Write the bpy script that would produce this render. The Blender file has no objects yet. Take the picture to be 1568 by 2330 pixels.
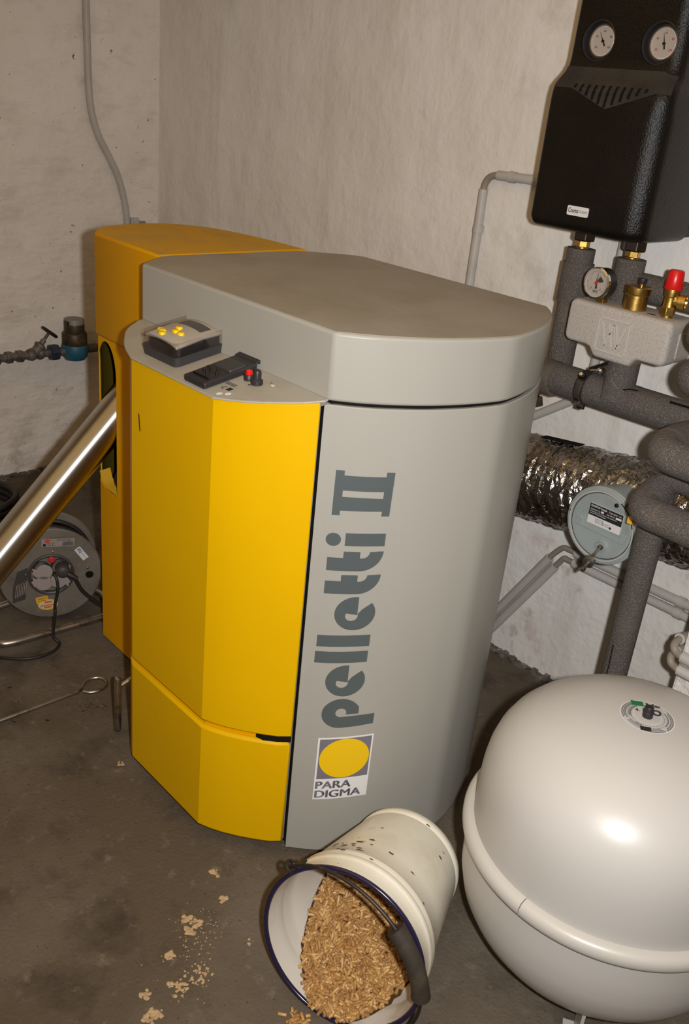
import bpy, bmesh, math, random
from mathutils import Vector, Matrix
random.seed(7)
PI = math.pi
V = Vector
C = bpy.context.scene.collection
SC = bpy.context.scene

# ------------------------------------------------------------------ camera
CAM = V((3.1459, -1.9678, 1.4320))
ROT = Matrix(((0.67149526, -0.36442945, 0.64520175),
              (0.73500714, 0.21697375, -0.64240711),
              (0.09412023, 0.90560122, 0.41355509)))
cd = bpy.data.cameras.new('camera')
cam = bpy.data.objects.new('camera', cd)
C.objects.link(cam)
cam.matrix_world = Matrix.Translation(CAM) @ ROT.to_4x4()
cd.sensor_fit = 'VERTICAL'
cd.sensor_height = 36.0
cd.lens = 2085.46 * 36.0 / 2330.0
cd.clip_start = 0.05
SC.camera = cam

# ------------------------------------------------------------------ world, lamps, exposure
w = bpy.data.worlds.new('world')
SC.world = w
w.use_nodes = True
bg = w.node_tree.nodes['Background']
bg.inputs[0].default_value = (1.0, 0.78, 0.5, 1)
bg.inputs[1].default_value = 0.01
SC.view_settings.view_transform = 'Standard'
SC.view_settings.look = 'None'
SC.view_settings.exposure = 0.0
SC.view_settings.gamma = 1.0
SC.view_settings.use_curve_mapping = False

# the camera's own flash, beside the lens (camera held upright, flash on its right)
fl = bpy.data.lights.new('flash', 'SPOT')
fl.energy = 126.0
fl.color = (1.0, 1.0, 1.0)
fl.spot_size = math.radians(116)
fl.spot_blend = 1.0
fl.shadow_soft_size = 0.018
flo = bpy.data.objects.new('flash', fl)
C.objects.link(flo)
flo.matrix_world = Matrix.Translation(CAM + ROT @ V((0.085, 0.012, 0.0))) @ ROT.to_4x4()

# warm cellar lamp on the ceiling behind the camera
cl = bpy.data.lights.new('cellar_lamp', 'AREA')
cl.energy = 14.0
cl.color = (1.0, 0.66, 0.28)
cl.shape = 'DISK'
cl.size = 3.0
clo = bpy.data.objects.new('cellar_lamp', cl)
C.objects.link(clo)
clo.location = (2.3, -2.0, 2.33)

# ------------------------------------------------------------------ materials
MATS = {}


def srgb(r, g, b):
    def f(c):
        c /= 255.0
        return c / 12.92 if c <= 0.04045 else ((c + 0.055) / 1.055) ** 2.4
    return (f(r), f(g), f(b), 1.0)


def mat(name, col, rough=0.5, metal=0.0, spec=0.5, noise=None, bump=None, trans=0.0, coat=0.0, alpha=1.0):
    """noise = (scale, colour 2, amount lo, hi); bump = (scale, strength, distance)"""
    m = bpy.data.materials.new(name)
    m.use_nodes = True
    nt = m.node_tree
    b = nt.nodes['Principled BSDF']
    b.inputs['Base Color'].default_value = col
    b.inputs['Roughness'].default_value = rough
    b.inputs['Metallic'].default_value = metal
    b.inputs['Specular IOR Level'].default_value = spec
    b.inputs['Transmission Weight'].default_value = trans
    b.inputs['Coat Weight'].default_value = coat
    b.inputs['Alpha'].default_value = alpha
    tc = nt.nodes.new('ShaderNodeTexCoord')
    last = None
    if noise:
        layers = noise if isinstance(noise, list) else [noise]
        for sc_, c2, lo, hi in layers:
            n = nt.nodes.new('ShaderNodeTexNoise')
            mp = nt.nodes.new('ShaderNodeMapping')
            if isinstance(sc_, tuple):
                mp.inputs['Scale'].default_value = sc_
                n.inputs['Scale'].default_value = 1.0
            else:
                n.inputs['Scale'].default_value = sc_
            n.inputs['Detail'].default_value = 6
            n.inputs['Roughness'].default_value = 0.62
            nt.links.new(tc.outputs['Object'], mp.inputs['Vector'])
            nt.links.new(mp.outputs[0], n.inputs['Vector'])
            rp = nt.nodes.new('ShaderNodeMapRange')
            rp.inputs['From Min'].default_value = lo
            rp.inputs['From Max'].default_value = hi
            nt.links.new(n.outputs['Fac'], rp.inputs['Value'])
            mx = nt.nodes.new('ShaderNodeMix')
            mx.data_type = 'RGBA'
            nt.links.new(rp.outputs[0], mx.inputs['Factor'])
            if last is None:
                mx.inputs['A'].default_value = col
            else:
                nt.links.new(last, mx.inputs['A'])
            mx.inputs['B'].default_value = c2
            last = mx.outputs['Result']
        nt.links.new(last, b.inputs['Base Color'])
    if bump:
        layers = bump if isinstance(bump, list) else [bump]
        prev = None
        for sc_, st, di in layers:
            n = nt.nodes.new('ShaderNodeTexNoise')
            mp = nt.nodes.new('ShaderNodeMapping')
            if isinstance(sc_, tuple):
                mp.inputs['Scale'].default_value = sc_
                n.inputs['Scale'].default_value = 1.0
            else:
                n.inputs['Scale'].default_value = sc_
            n.inputs['Detail'].default_value = 5
            nt.links.new(tc.outputs['Object'], mp.inputs['Vector'])
            nt.links.new(mp.outputs[0], n.inputs['Vector'])
            bp = nt.nodes.new('ShaderNodeBump')
            bp.inputs['Strength'].default_value = st
            bp.inputs['Distance'].default_value = di
            nt.links.new(n.outputs['Fac'], bp.inputs['Height'])
            if prev:
                nt.links.new(prev, bp.inputs['Normal'])
            prev = bp.outputs['Normal']
        nt.links.new(prev, b.inputs['Normal'])
    MATS[name] = m
    return m


mat('plaster', (0.735, 0.685, 0.62, 1), 0.9, spec=0.2,
    noise=[(1.6, (0.78, 0.745, 0.71, 1), 0.42, 0.62), ((9, 9, 1.2), (0.58, 0.53, 0.46, 1), 0.55, 0.85),
           (3.3, (0.50, 0.44, 0.36, 1), 0.60, 0.80), (60, (0.36, 0.30, 0.24, 1), 0.70, 0.78)],
    bump=[(3.5, 0.6, 0.05), ((12, 12, 3), 0.35, 0.014), (70, 0.35, 0.0035)])
mat('plaster_left', (0.74, 0.68, 0.615, 1), 0.9, spec=0.2,
    noise=[(1.3, (0.82, 0.76, 0.70, 1), 0.42, 0.62), ((6, 6, 14), (0.58, 0.52, 0.45, 1), 0.52, 0.8),
           (38, (0.13, 0.10, 0.08, 1), 0.66, 0.70)],
    bump=[(4, 0.7, 0.04), ((10, 10, 30), 0.5, 0.01), (70, 0.3, 0.004)])
mat('plaster_rough', (0.74, 0.70, 0.66, 1), 0.9, spec=0.2,
    noise=[(14, (0.6, 0.54, 0.48, 1), 0.55, 0.75), (3.0, (0.6, 0.48, 0.42, 1), 0.62, 0.8)],
    bump=[(25, 0.8, 0.02), (90, 0.5, 0.006)])
mat('concrete', (0.100, 0.076, 0.051, 1), 0.85, spec=0.25,
    noise=[(2.2, (0.145, 0.119, 0.09, 1), 0.42, 0.66), (5.5, (0.052, 0.040, 0.029, 1), 0.52, 0.72),
           (26, (0.18, 0.148, 0.115, 1), 0.58, 0.75), (110, (0.04, 0.031, 0.024, 1), 0.62, 0.73)],
    bump=[(18, 0.35, 0.008), (130, 0.5, 0.004)])
mat('skirting_dirt', (0.12, 0.10, 0.085, 1), 0.95, noise=(40, (0.3, 0.27, 0.24, 1), 0.5, 0.7), bump=(60, 0.8, 0.01))
mat('yellow_paint', (0.675, 0.385, 0.0002, 1), 0.45, spec=0.12, noise=(3, (0.65, 0.365, 0.0002, 1), 0.4, 0.7))
mat('yellow_burner', (0.72, 0.33, 0.0002, 1), 0.5, spec=0.06, noise=(3, (0.62, 0.31, 0.001, 1), 0.4, 0.7))
mat('burner_shade_olive', (0.11, 0.075, 0.008, 1), 0.7, spec=0.1)  # dark olive that stands in for shade within the burner cover
mat('yellow_dusty', (0.62, 0.34, 0.02, 1), 0.7, spec=0.2,
    noise=[(7, (0.48, 0.30, 0.06, 1), 0.45, 0.7), (25, (0.4, 0.25, 0.05, 1), 0.62, 0.8)])
mat('grey_paint', (0.345, 0.33, 0.29, 1), 0.36, spec=0.35)
mat('grey_dusty', (0.33, 0.30, 0.255, 1), 0.6, spec=0.25,
    noise=[(5, (0.275, 0.245, 0.19, 1), 0.4, 0.65), ((3, 14, 1), (0.37, 0.33, 0.27, 1), 0.6, 0.8)])
mat('grey_shelf', (0.36, 0.335, 0.28, 1), 0.55, noise=(12, (0.31, 0.28, 0.23, 1), 0.45, 0.7))
mat('gap_black', (0.008, 0.007, 0.006, 1), 0.8, spec=0.1)
mat('letter_grey', (0.075, 0.092, 0.095, 1), 0.5)
mat('badge_white', (0.72, 0.72, 0.70, 1), 0.5)
mat('badge_mauve', (0.17, 0.155, 0.185, 1), 0.5)
mat('badge_yellow', (0.80, 0.50, 0.002, 1), 0.5)
mat('black_plastic', (0.022, 0.02, 0.021, 1), 0.42, spec=0.4, bump=(400, 0.15, 0.001))
mat('dark_plastic', (0.035, 0.033, 0.035, 1), 0.45)
mat('black_foam', (0.004, 0.003, 0.0026, 1), 0.33, spec=0.34,
    noise=[(6, (0.008, 0.006, 0.0045, 1), 0.4, 0.7)], bump=[(300, 0.45, 0.0032)])
mat('foam_dust', (0.034, 0.027, 0.019, 1), 0.85, noise=(9, (0.014, 0.011, 0.008, 1), 0.45, 0.7), bump=(330, 0.5, 0.003))
mat('pipe_foam', (0.094, 0.080, 0.070, 1), 0.6, spec=0.4,
    noise=[(7, (0.135, 0.108, 0.085, 1), 0.5, 0.8), (380, (0.23, 0.205, 0.19, 1), 0.50, 0.68)], bump=(380, 0.8, 0.006))
mat('pipe_foam_dusty', (0.145, 0.118, 0.092, 1), 0.8, spec=0.25,
    noise=[(9, (0.07, 0.058, 0.047, 1), 0.45, 0.7), (380, (0.15, 0.132, 0.116, 1), 0.54, 0.70)], bump=(380, 0.6, 0.005))
mat('dust_tan', (0.36, 0.28, 0.2, 1), 0.95)
mat('grey_eps', (0.42, 0.385, 0.35, 1), 0.75, spec=0.3,
    noise=[(12, (0.45, 0.40, 0.36, 1), 0.45, 0.7), (260, (0.27, 0.24, 0.215, 1), 0.52, 0.68)], bump=(260, 0.25, 0.002))
mat('eps_edge', (0.52, 0.48, 0.45, 1), 0.6)
mat('brass', (0.62, 0.40, 0.11, 1), 0.32, metal=1.0, noise=(18, (0.40, 0.23, 0.06, 1), 0.45, 0.75), bump=(150, 0.12, 0.002))
mat('dark_metal', (0.06, 0.045, 0.038, 1), 0.4, metal=0.9)
mat('red_plastic', (0.62, 0.008, 0.008, 1), 0.32)
mat('dial_white', (0.80, 0.78, 0.76, 1), 0.55)
mat('dial_green', (0.01, 0.14, 0.05, 1), 0.5)
mat('ink', (0.012, 0.012, 0.014, 1), 0.6)
mat('ink_red', (0.55, 0.02, 0.02, 1), 0.6)
mat('ink_blue', (0.03, 0.05, 0.22, 1), 0.6)
mat('ink_grey', (0.14, 0.14, 0.145, 1), 0.6)
mat('label_white', (0.66, 0.64, 0.62, 1), 0.5)
mat('label_dirty', (0.30, 0.26, 0.22, 1), 0.7, noise=(40, (0.22, 0.19, 0.16, 1), 0.45, 0.7))
mat('label_yellow', (0.72, 0.40, 0.03, 1), 0.6)
mat('label_cream', (0.66, 0.5, 0.28, 1), 0.6)
mat('label_orange', (0.62, 0.10, 0.02, 1), 0.6)
mat('label_green', (0.01, 0.16, 0.04, 1), 0.5)
mat('chrome', (0.75, 0.74, 0.72, 1), 0.16, metal=1.0)
mat('zinc_tube', (0.62, 0.61, 0.58, 1), 0.36, metal=1.0,
    noise=[(6, (0.52, 0.49, 0.43, 1), 0.45, 0.7)])
mat('steel', (0.50, 0.47, 0.43, 1), 0.35, metal=1.0, noise=(40, (0.25, 0.2, 0.15, 1), 0.5, 0.7))
mat('iron', (0.045, 0.038, 0.032, 1), 0.55, metal=0.7, noise=(60, (0.12, 0.06, 0.03, 1), 0.58, 0.72))
mat('galvanised', (0.20, 0.175, 0.14, 1), 0.6, metal=0.35,
    noise=[(9, (0.14, 0.12, 0.095, 1), 0.42, 0.68), (60, (0.26, 0.23, 0.19, 1), 0.6, 0.75)])
mat('foil', (0.55, 0.53, 0.505, 1), 0.15, metal=1.0,
    noise=[(9, (0.20, 0.155, 0.115, 1), 0.48, 0.66)],
    bump=[((30, 60, 60), 0.35, 0.02), (120, 0.3, 0.008)])
mat('regulator_grey', (0.36, 0.405, 0.395, 1), 0.36, metal=0.2, noise=(14, (0.31, 0.35, 0.345, 1), 0.45, 0.7))
mat('pvc_grey', (0.47, 0.44, 0.40, 1), 0.5, noise=(12, (0.41, 0.38, 0.335, 1), 0.45, 0.7))
mat('cable_grey', (0.26, 0.22, 0.17, 1), 0.55)
mat('cable_black', (0.016, 0.013, 0.011, 1), 0.5)
mat('tank_white', (0.47, 0.45, 0.42, 1), 0.36, spec=0.5)
mat('tank_band', (0.50, 0.475, 0.43, 1), 0.36, spec=0.45, noise=(30, (0.45, 0.36, 0.24, 1), 0.68, 0.8))
mat('sticker_film', (0.47, 0.455, 0.43, 1), 0.4)
mat('enamel', (0.74, 0.70, 0.59, 1), 0.3, spec=0.5,
    noise=[(7, (0.62, 0.56, 0.43, 1), 0.45, 0.7), (34, (0.22, 0.17, 0.11, 1), 0.66, 0.76), (120, (0.2, 0.15, 0.1, 1), 0.68, 0.76)])
mat('enamel_inside', (0.62, 0.58, 0.51, 1), 0.32, spec=0.5,
    noise=[(9, (0.40, 0.35, 0.28, 1), 0.55, 0.75)])
mat('blue_rim', (0.014, 0.010, 0.036, 1), 0.22, spec=0.6)
mat('rust', (0.09, 0.035, 0.015, 1), 0.85)
mat('grip_wood', (0.032, 0.024, 0.016, 1), 0.7, noise=(25, (0.06, 0.042, 0.025, 1), 0.5, 0.7))
mat('pellet', (0.42, 0.215, 0.062, 1), 0.5, spec=0.45, noise=(45, (0.30, 0.145, 0.04, 1), 0.4, 0.65))
mat('pellet_dark', (0.33, 0.17, 0.055, 1), 0.55, spec=0.4)
mat('pellet_pale', (0.50, 0.29, 0.10, 1), 0.4, spec=0.6)
mat('pellet_gap_shade', (0.06, 0.028, 0.010, 1), 0.9, spec=0.1)  # dark brown painting the shaded gaps between pellets
mat('sawdust', (0.47, 0.335, 0.19, 1), 0.95, noise=(90, (0.36, 0.23, 0.12, 1), 0.45, 0.65))
mat('soot', (0.012, 0.01, 0.009, 1), 0.9)
mat('meter_blue', (0.015, 0.10, 0.16, 1), 0.5, noise=(25, (0.02, 0.06, 0.09, 1), 0.5, 0.7))
mat('meter_blue_dark', (0.014, 0.03, 0.06, 1), 0.5, noise=(25, (0.05, 0.045, 0.04, 1), 0.5, 0.7))
mat('old_brass', (0.07, 0.05, 0.03, 1), 0.5, metal=0.6, noise=(30, (0.14, 0.09, 0.03, 1), 0.5, 0.7))
mat('old_pipe', (0.16, 0.14, 0.12, 1), 0.6, metal=0.3, noise=[(35, (0.05, 0.045, 0.045, 1), 0.42, 0.65), (90, (0.25, 0.22, 0.19, 1), 0.6, 0.7)])
mat('meter_lid', (0.2, 0.185, 0.16, 1), 0.5)
mat('button_yellow', (0.78, 0.52, 0.006, 1), 0.4)
mat('display_grey', (0.06, 0.058, 0.055, 1), 0.35)
mat('panel_beige', (0.36, 0.32, 0.275, 1), 0.5)
mat('plug_dark', (0.05, 0.042, 0.038, 1), 0.5)
mat('cap_grey', (0.32, 0.27, 0.25, 1), 0.5)


def low_blotches(m, col, z_top, scale, lo, hi):
    """damp brown blotches that belong to the foot of a wall"""
    nt = m.node_tree
    b = nt.nodes['Principled BSDF']
    src = b.inputs['Base Color'].links[0].from_socket
    tc = nt.nodes.new('ShaderNodeTexCoord')
    sx = nt.nodes.new('ShaderNodeSeparateXYZ')
    nt.links.new(tc.outputs['Object'], sx.inputs[0])
    mr = nt.nodes.new('ShaderNodeMapRange')
    mr.inputs['From Min'].default_value = z_top
    mr.inputs['From Max'].default_value = z_top - 0.5
    nt.links.new(sx.outputs['Z'], mr.inputs['Value'])
    n = nt.nodes.new('ShaderNodeTexNoise')
    n.inputs['Scale'].default_value = scale
    n.inputs['Detail'].default_value = 8
    n.inputs['Roughness'].default_value = 0.65
    nt.links.new(tc.outputs['Object'], n.inputs['Vector'])
    r2 = nt.nodes.new('ShaderNodeMapRange')
    r2.inputs['From Min'].default_value = lo
    r2.inputs['From Max'].default_value = hi
    nt.links.new(n.outputs['Fac'], r2.inputs['Value'])
    mu = nt.nodes.new('ShaderNodeMath')
    mu.operation = 'MULTIPLY'
    nt.links.new(mr.outputs[0], mu.inputs[0])
    nt.links.new(r2.outputs[0], mu.inputs[1])
    mx = nt.nodes.new('ShaderNodeMix')
    mx.data_type = 'RGBA'
    nt.links.new(mu.outputs[0], mx.inputs['Factor'])
    nt.links.new(src, mx.inputs['A'])
    mx.inputs['B'].default_value = col
    nt.links.new(mx.outputs['Result'], b.inputs['Base Color'])


low_blotches(MATS['plaster'], (0.36, 0.25, 0.17, 1), 1.05, 7.0, 0.60, 0.72)
low_blotches(MATS['plaster'], (0.50, 0.32, 0.26, 1), 0.7, 4.3, 0.60, 0.74)
low_blotches(MATS['plaster_left'], (0.24, 0.17, 0.12, 1), 0.32, 11.0, 0.50, 0.66)


def glass_mat(name, alpha=0.16):
    m = bpy.data.materials.new(name)
    m.use_nodes = True
    nt = m.node_tree
    out = nt.nodes['Material Output']
    nt.nodes.remove(nt.nodes['Principled BSDF'])
    tr = nt.nodes.new('ShaderNodeBsdfTransparent')
    gl = nt.nodes.new('ShaderNodeBsdfGlossy')
    gl.inputs['Roughness'].default_value = 0.08
    mx = nt.nodes.new('ShaderNodeMixShader')
    tr.inputs[0].default_value = (0.86, 0.84, 0.82, 1)
    mx.inputs[0].default_value = alpha
    nt.links.new(tr.outputs[0], mx.inputs[1])
    nt.links.new(gl.outputs[0], mx.inputs[2])
    nt.links.new(mx.outputs[0], out.inputs[0])
    MATS[name] = m


def brushed(m, axis, amount):
    nt = m.node_tree
    b = nt.nodes['Principled BSDF']
    cx_ = nt.nodes.new('ShaderNodeCombineXYZ')
    for i in range(3):
        cx_.inputs[i].default_value = axis[i]
    b.inputs['Anisotropic'].default_value = amount
    nt.links.new(cx_.outputs[0], b.inputs['Tangent'])


brushed(MATS['zinc_tube'], (-0.0499, -0.6888, -0.7232), 0.85)
glass_mat('clear_plastic', 0.10)
glass_mat('gauge_glass', 0.05)


# ------------------------------------------------------------------ helpers
def frame(d):
    d = V(d).normalized()
    a = V((0, 0, 1)) if abs(d.z) < 0.9 else V((1, 0, 0))
    u = d.cross(a).normalized()
    return u, d.cross(u).normalized()


class MB:
    def __init__(s):
        s.v = []
        s.f = []

    def add(s, vs, fs):
        o = len(s.v)
        s.v += [tuple(p) for p in vs]
        s.f += [tuple(i + o for i in f) for f in fs]
        return s

    def box(s, a, b):
        (x0, y0, z0), (x1, y1, z1) = a, b
        return s.add([(x0, y0, z0), (x1, y0, z0), (x1, y1, z0), (x0, y1, z0), (x0, y0, z1), (x1, y0, z1), (x1, y1, z1), (x0, y1, z1)],
                     [(0, 3, 2, 1), (4, 5, 6, 7), (0, 1, 5, 4), (1, 2, 6, 5), (2, 3, 7, 6), (3, 0, 4, 7)])

    def obox(s, c, ux, uy, uz):
        c, ux, uy, uz = V(c), V(ux), V(uy), V(uz)
        vs = [c + ux * i + uy * j + uz * k for k in (-1, 1) for j in (-1, 1) for i in (-1, 1)]
        return s.add(vs, [(0, 2, 3, 1), (4, 5, 7, 6), (0, 1, 5, 4), (1, 3, 7, 5), (3, 2, 6, 7), (2, 0, 4, 6)])

    def rings(s, rr, cap0=True, cap1=True, closed=False):
        n = len(rr[0])
        o = len(s.v)
        for r in rr:
            s.v += [tuple(p) for p in r]
        m = len(rr)
        for k in range(m if closed else m - 1):
            k2 = (k + 1) % m
            for i in range(n):
                j = (i + 1) % n
                s.f.append((o + k * n + i, o + k * n + j, o + k2 * n + j, o + k2 * n + i))
        if not closed:
            if cap0:
                s.f.append(tuple(o + i for i in range(n))[::-1])
            if cap1:
                s.f.append(tuple(o + (m - 1) * n + i for i in range(n)))
        return s

    def lathe(s, c, d, prof, seg=32, cap0=True, cap1=True):
        """prof: (radius, distance along d)"""
        c, d = V(c), V(d).normalized()
        u, v = frame(d)
        rr = []
        for r, h in prof:
            r = max(r, 1e-5)
            rr.append([c + d * h + u * (r * math.cos(2 * PI * i / seg)) + v * (r * math.sin(2 * PI * i / seg)) for i in range(seg)])
        return s.rings(rr, cap0, cap1)

    def cyl(s, a, b, r, r2=None, seg=24):
        a, b = V(a), V(b)
        return s.lathe(a, b - a, [(r, 0), (r if r2 is None else r2, (b - a).length)], seg)

    def tube(s, pts, r, seg=12, closed=False, radii=None):
        pts = [V(p) for p in pts]
        n = len(pts)
        rr = []
        prev = None
        for i, p in enumerate(pts):
            if closed:
                t = (pts[(i + 1) % n] - pts[i - 1]).normalized()
            else:
                t = (pts[min(i + 1, n - 1)] - pts[max(i - 1, 0)]).normalized()
            if prev is None:
                u, v = frame(t)
            else:
                u = (prev - t * prev.dot(t)).normalized()
                v = t.cross(u)
            prev = u
            ra = radii[i] if radii else r
            rr.append([p + u * (ra * math.cos(2 * PI * k / seg)) + v * (ra * math.sin(2 * PI * k / seg)) for k in range(seg)])
        return s.rings(rr, closed=closed)

    def prism(s, poly, z0, z1):
        """poly in xy, counter-clockwise; z may be functions of (x, y)"""
        f0 = z0 if callable(z0) else (lambda x, y: z0)
        f1 = z1 if callable(z1) else (lambda x, y: z1)
        n = len(poly)
        vs = [(x, y, f0(x, y)) for x, y in poly] + [(x, y, f1(x, y)) for x, y in poly]
        return s.add(vs, [tuple(range(n))[::-1], tuple(range(n, 2 * n))] + [(i, (i + 1) % n, n + (i + 1) % n, n + i) for i in range(n)])

    def slab(s, poly3, nrm, th):
        """planar polygon given by 3D points, extruded along nrm by th"""
        nrm = V(nrm).normalized() * th
        n = len(poly3)
        vs = [V(p) for p in poly3] + [V(p) + nrm for p in poly3]
        return s.add(vs, [tuple(range(n))[::-1], tuple(range(n, 2 * n))] + [(i, (i + 1) % n, n + (i + 1) % n, n + i) for i in range(n)])


def smooth_path(pts, n=8):
    """Catmull-Rom through the points"""
    P = [V(p) for p in pts]
    P = [P[0] * 2 - P[1]] + P + [P[-1] * 2 - P[-2]]
    out = []
    for i in range(1, len(P) - 2):
        for k in range(n):
            t = k / n
            a, b, c, d = P[i - 1], P[i], P[i + 1], P[i + 2]
            out.append(0.5 * ((2 * b) + (c - a) * t + (2 * a - 5 * b + 4 * c - d) * t * t + (3 * b - a - 3 * c + d) * t ** 3))
    out.append(P[-2])
    return out


def bend_path(pts, rad, n=8):
    """polyline with rounded corners"""
    P = [V(p) for p in pts]
    out = [P[0]]
    for i in range(1, len(P) - 1):
        a = (P[i - 1] - P[i]).normalized()
        b = (P[i + 1] - P[i]).normalized()
        ra = min(rad, (P[i - 1] - P[i]).length * 0.49, (P[i + 1] - P[i]).length * 0.49)
        p0, p1 = P[i] + a * ra, P[i] + b * ra
        for k in range(n + 1):
            t = k / n
            out.append(p0 * (1 - t) ** 2 + P[i] * 2 * t * (1 - t) + p1 * t * t)
    out.append(P[-1])
    return out


def link_mesh(name, me, m, parent=None, loc=None):
    o = bpy.data.objects.new(name, me)
    C.objects.link(o)
    if m is not None:
        me.materials.append(MATS[m])
    if parent is not None:
        o.parent = parent
        off = parent.location if parent.type == 'EMPTY' else V((0, 0, 0))
        o.matrix_parent_inverse = Matrix.Translation(-off)
    return o


def obj(name, mb, m, parent=None, smooth=35, bevel=0.0, bseg=2, label=None, fix=True):
    me = bpy.data.meshes.new(name)
    me.from_pydata(mb.v, [], mb.f)
    if fix:
        bm = bmesh.new()
        bm.from_mesh(me)
        bmesh.ops.recalc_face_normals(bm, faces=bm.faces)
        bm.to_mesh(me)
        bm.free()
    me.update()
    if smooth:
        me.shade_smooth()
        me.set_sharp_from_angle(angle=math.radians(smooth))
    o = link_mesh(name, me, m, parent)
    if bevel:
        b = o.modifiers.new('bevel', 'BEVEL')
        b.width = bevel
        b.segments = bseg
        b.limit_method = 'ANGLE'
        b.angle_limit = math.radians(40)
    if label:
        o['label'] = label
    return o


def cut(o, cutters, smooth=35):
    """take the closed shapes away from a mesh for good"""
    for mb_ in cutters:
        c = obj('cutter', mb_, None, None, smooth=0)
        md = o.modifiers.new('cut', 'BOOLEAN')
        md.operation = 'DIFFERENCE'
        md.solver = 'EXACT'
        md.object = c
        dg = bpy.context.evaluated_depsgraph_get()
        me = bpy.data.meshes.new_from_object(o.evaluated_get(dg))
        o.modifiers.clear()
        o.data = me
        bpy.data.objects.remove(c)
    o.data.shade_smooth()
    o.data.set_sharp_from_angle(angle=math.radians(smooth))


def tag(o, label, cat, group=None):
    o['label'] = label
    o['category'] = cat
    if group:
        o['group'] = group
    return o


def thing(name, label, cat, loc=(0, 0, 0), group=None):
    o = bpy.data.objects.new(name, None)
    o.empty_display_size = 0.05
    C.objects.link(o)
    o.location = loc
    return tag(o, label, cat, group)


def struct(name, mb, m, parent=None, **k):
    o = obj(name, mb, m, parent, **k)
    if parent is None:
        o['kind'] = 'structure'
    return o


TXT = {}


def text2d(s, bold=0.0):
    """flat triangles of a text line, letter height about 0.7, starting at x = 0"""
    key = (s, bold)
    if key not in TXT:
        cu = bpy.data.curves.new('text', 'FONT')
        cu.body = s
        cu.size = 1.0
        cu.offset = bold
        cu.resolution_u = 3
        o = bpy.data.objects.new('text', cu)
        C.objects.link(o)
        dg = bpy.context.evaluated_depsgraph_get()
        me = o.evaluated_get(dg).to_mesh()
        TXT[key] = ([(p.co.x, p.co.y) for p in me.vertices], [tuple(p.vertices) for p in me.polygons])
        o.evaluated_get(dg).to_mesh_clear()
        bpy.data.objects.remove(o)
        bpy.data.curves.remove(cu)
    return TXT[key]


def put_text(mb, s, fn, size, width=None, bold=0.0, centre=False):
    """fn maps flat (x, y) in metres to a point"""
    vs, fs = text2d(s, bold)
    x0 = min(p[0] for p in vs)
    x1 = max(p[0] for p in vs)
    sx = size if width is None else width / (x1 - x0)
    ox = (x0 + x1) / 2 if centre else x0
    mb.add([fn((x - ox) * sx, y * size) for x, y in vs], fs)


def planar(o, ux, uy):
    o, ux, uy = V(o), V(ux).normalized(), V(uy).normalized()
    return lambda x, y: o + ux * x + uy * y


# ------------------------------------------------------------------ the cellar: floor, walls, ceiling, pier
ROOM_X, ROOM_Y, ROOM_H = 4.3, -3.3, 2.4
struct('floor', MB().add([(0, 0, 0), (0, ROOM_Y, 0), (ROOM_X, ROOM_Y, 0), (ROOM_X, 0, 0)], [(0, 1, 2, 3)]), 'concrete', smooth=0)
struct('wall_back', MB().add([(0, 0, 0), (ROOM_X, 0, 0), (ROOM_X, 0, ROOM_H), (0, 0, ROOM_H)], [(0, 1, 2, 3)]), 'plaster', smooth=0)
struct('wall_left', MB().add([(0, 0, 0), (0, 0, ROOM_H), (0, ROOM_Y, ROOM_H), (0, ROOM_Y, 0)], [(0, 1, 2, 3)]), 'plaster_left', smooth=0)
struct('wall_right', MB().add([(ROOM_X, 0, 0), (ROOM_X, ROOM_Y, 0), (ROOM_X, ROOM_Y, ROOM_H), (ROOM_X, 0, ROOM_H)], [(0, 1, 2, 3)]), 'plaster_left', smooth=0)
struct('wall_front', MB().add([(0, ROOM_Y, 0), (0, ROOM_Y, ROOM_H), (ROOM_X, ROOM_Y, ROOM_H), (ROOM_X, ROOM_Y, 0)], [(0, 1, 2, 3)]), 'plaster_left', smooth=0)
struct('ceiling', MB().add([(0, 0, ROOM_H), (ROOM_X, 0, ROOM_H), (ROOM_X, ROOM_Y, ROOM_H), (0, ROOM_Y, ROOM_H)], [(0, 1, 2, 3)]), 'plaster_left', smooth=0)
struct('wall_pier', MB().box((2.49, -0.285, 0), (ROOM_X, 0.0, ROOM_H)), 'plaster_rough', smooth=0, bevel=0.008)
# crumbling dark mortar along the foot of the back wall
mb = MB()
for i in range(190):
    x = 1.5 + i * 0.0052
    h = 0.003 + random.random() ** 2 * 0.012
    d = 0.006 + random.random() * 0.018
    mb.obox((x, -d / 2, h / 2), (0.008, 0.003 * random.uniform(-1, 1), 0), (0, d / 2, 0), (0, 0.003 * random.uniform(-1, 1), h / 2))
struct('baseboard_back', mb, 'skirting_dirt', smooth=60)
mb = MB()
for i in range(70):
    y = -0.03 - i * 0.018
    h = 0.004 + random.random() * 0.008
    d = 0.008 + random.random() * 0.03
    mb.obox((d / 2, y, h / 2), (d / 2, 0.003 * random.uniform(-1, 1), 0), (0, 0.012, 0), (0.003 * random.uniform(-1, 1), 0, h / 2))
struct('baseboard_left', mb, 'skirting_dirt', smooth=60)

# ------------------------------------------------------------------ boiler
boiler = thing('pellet_boiler', 'large grey pellet boiler with bulging yellow doors and burner hood', 'boiler', (1.8, -0.7, 0))
ARC = [(2.102, -.991), (2.134, -.960), (2.166, -.918), (2.201, -.857), (2.226, -.790), (2.238, -.740), (2.242, -.708)]


def arc_fine():
    half = ARC + [(x, -1.416 - y) for x, y in ARC[-2::-1]]
    p = smooth_path([(x, y, 0) for x, y in half], 4)
    return [(q.x, q.y) for q in p]


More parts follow.
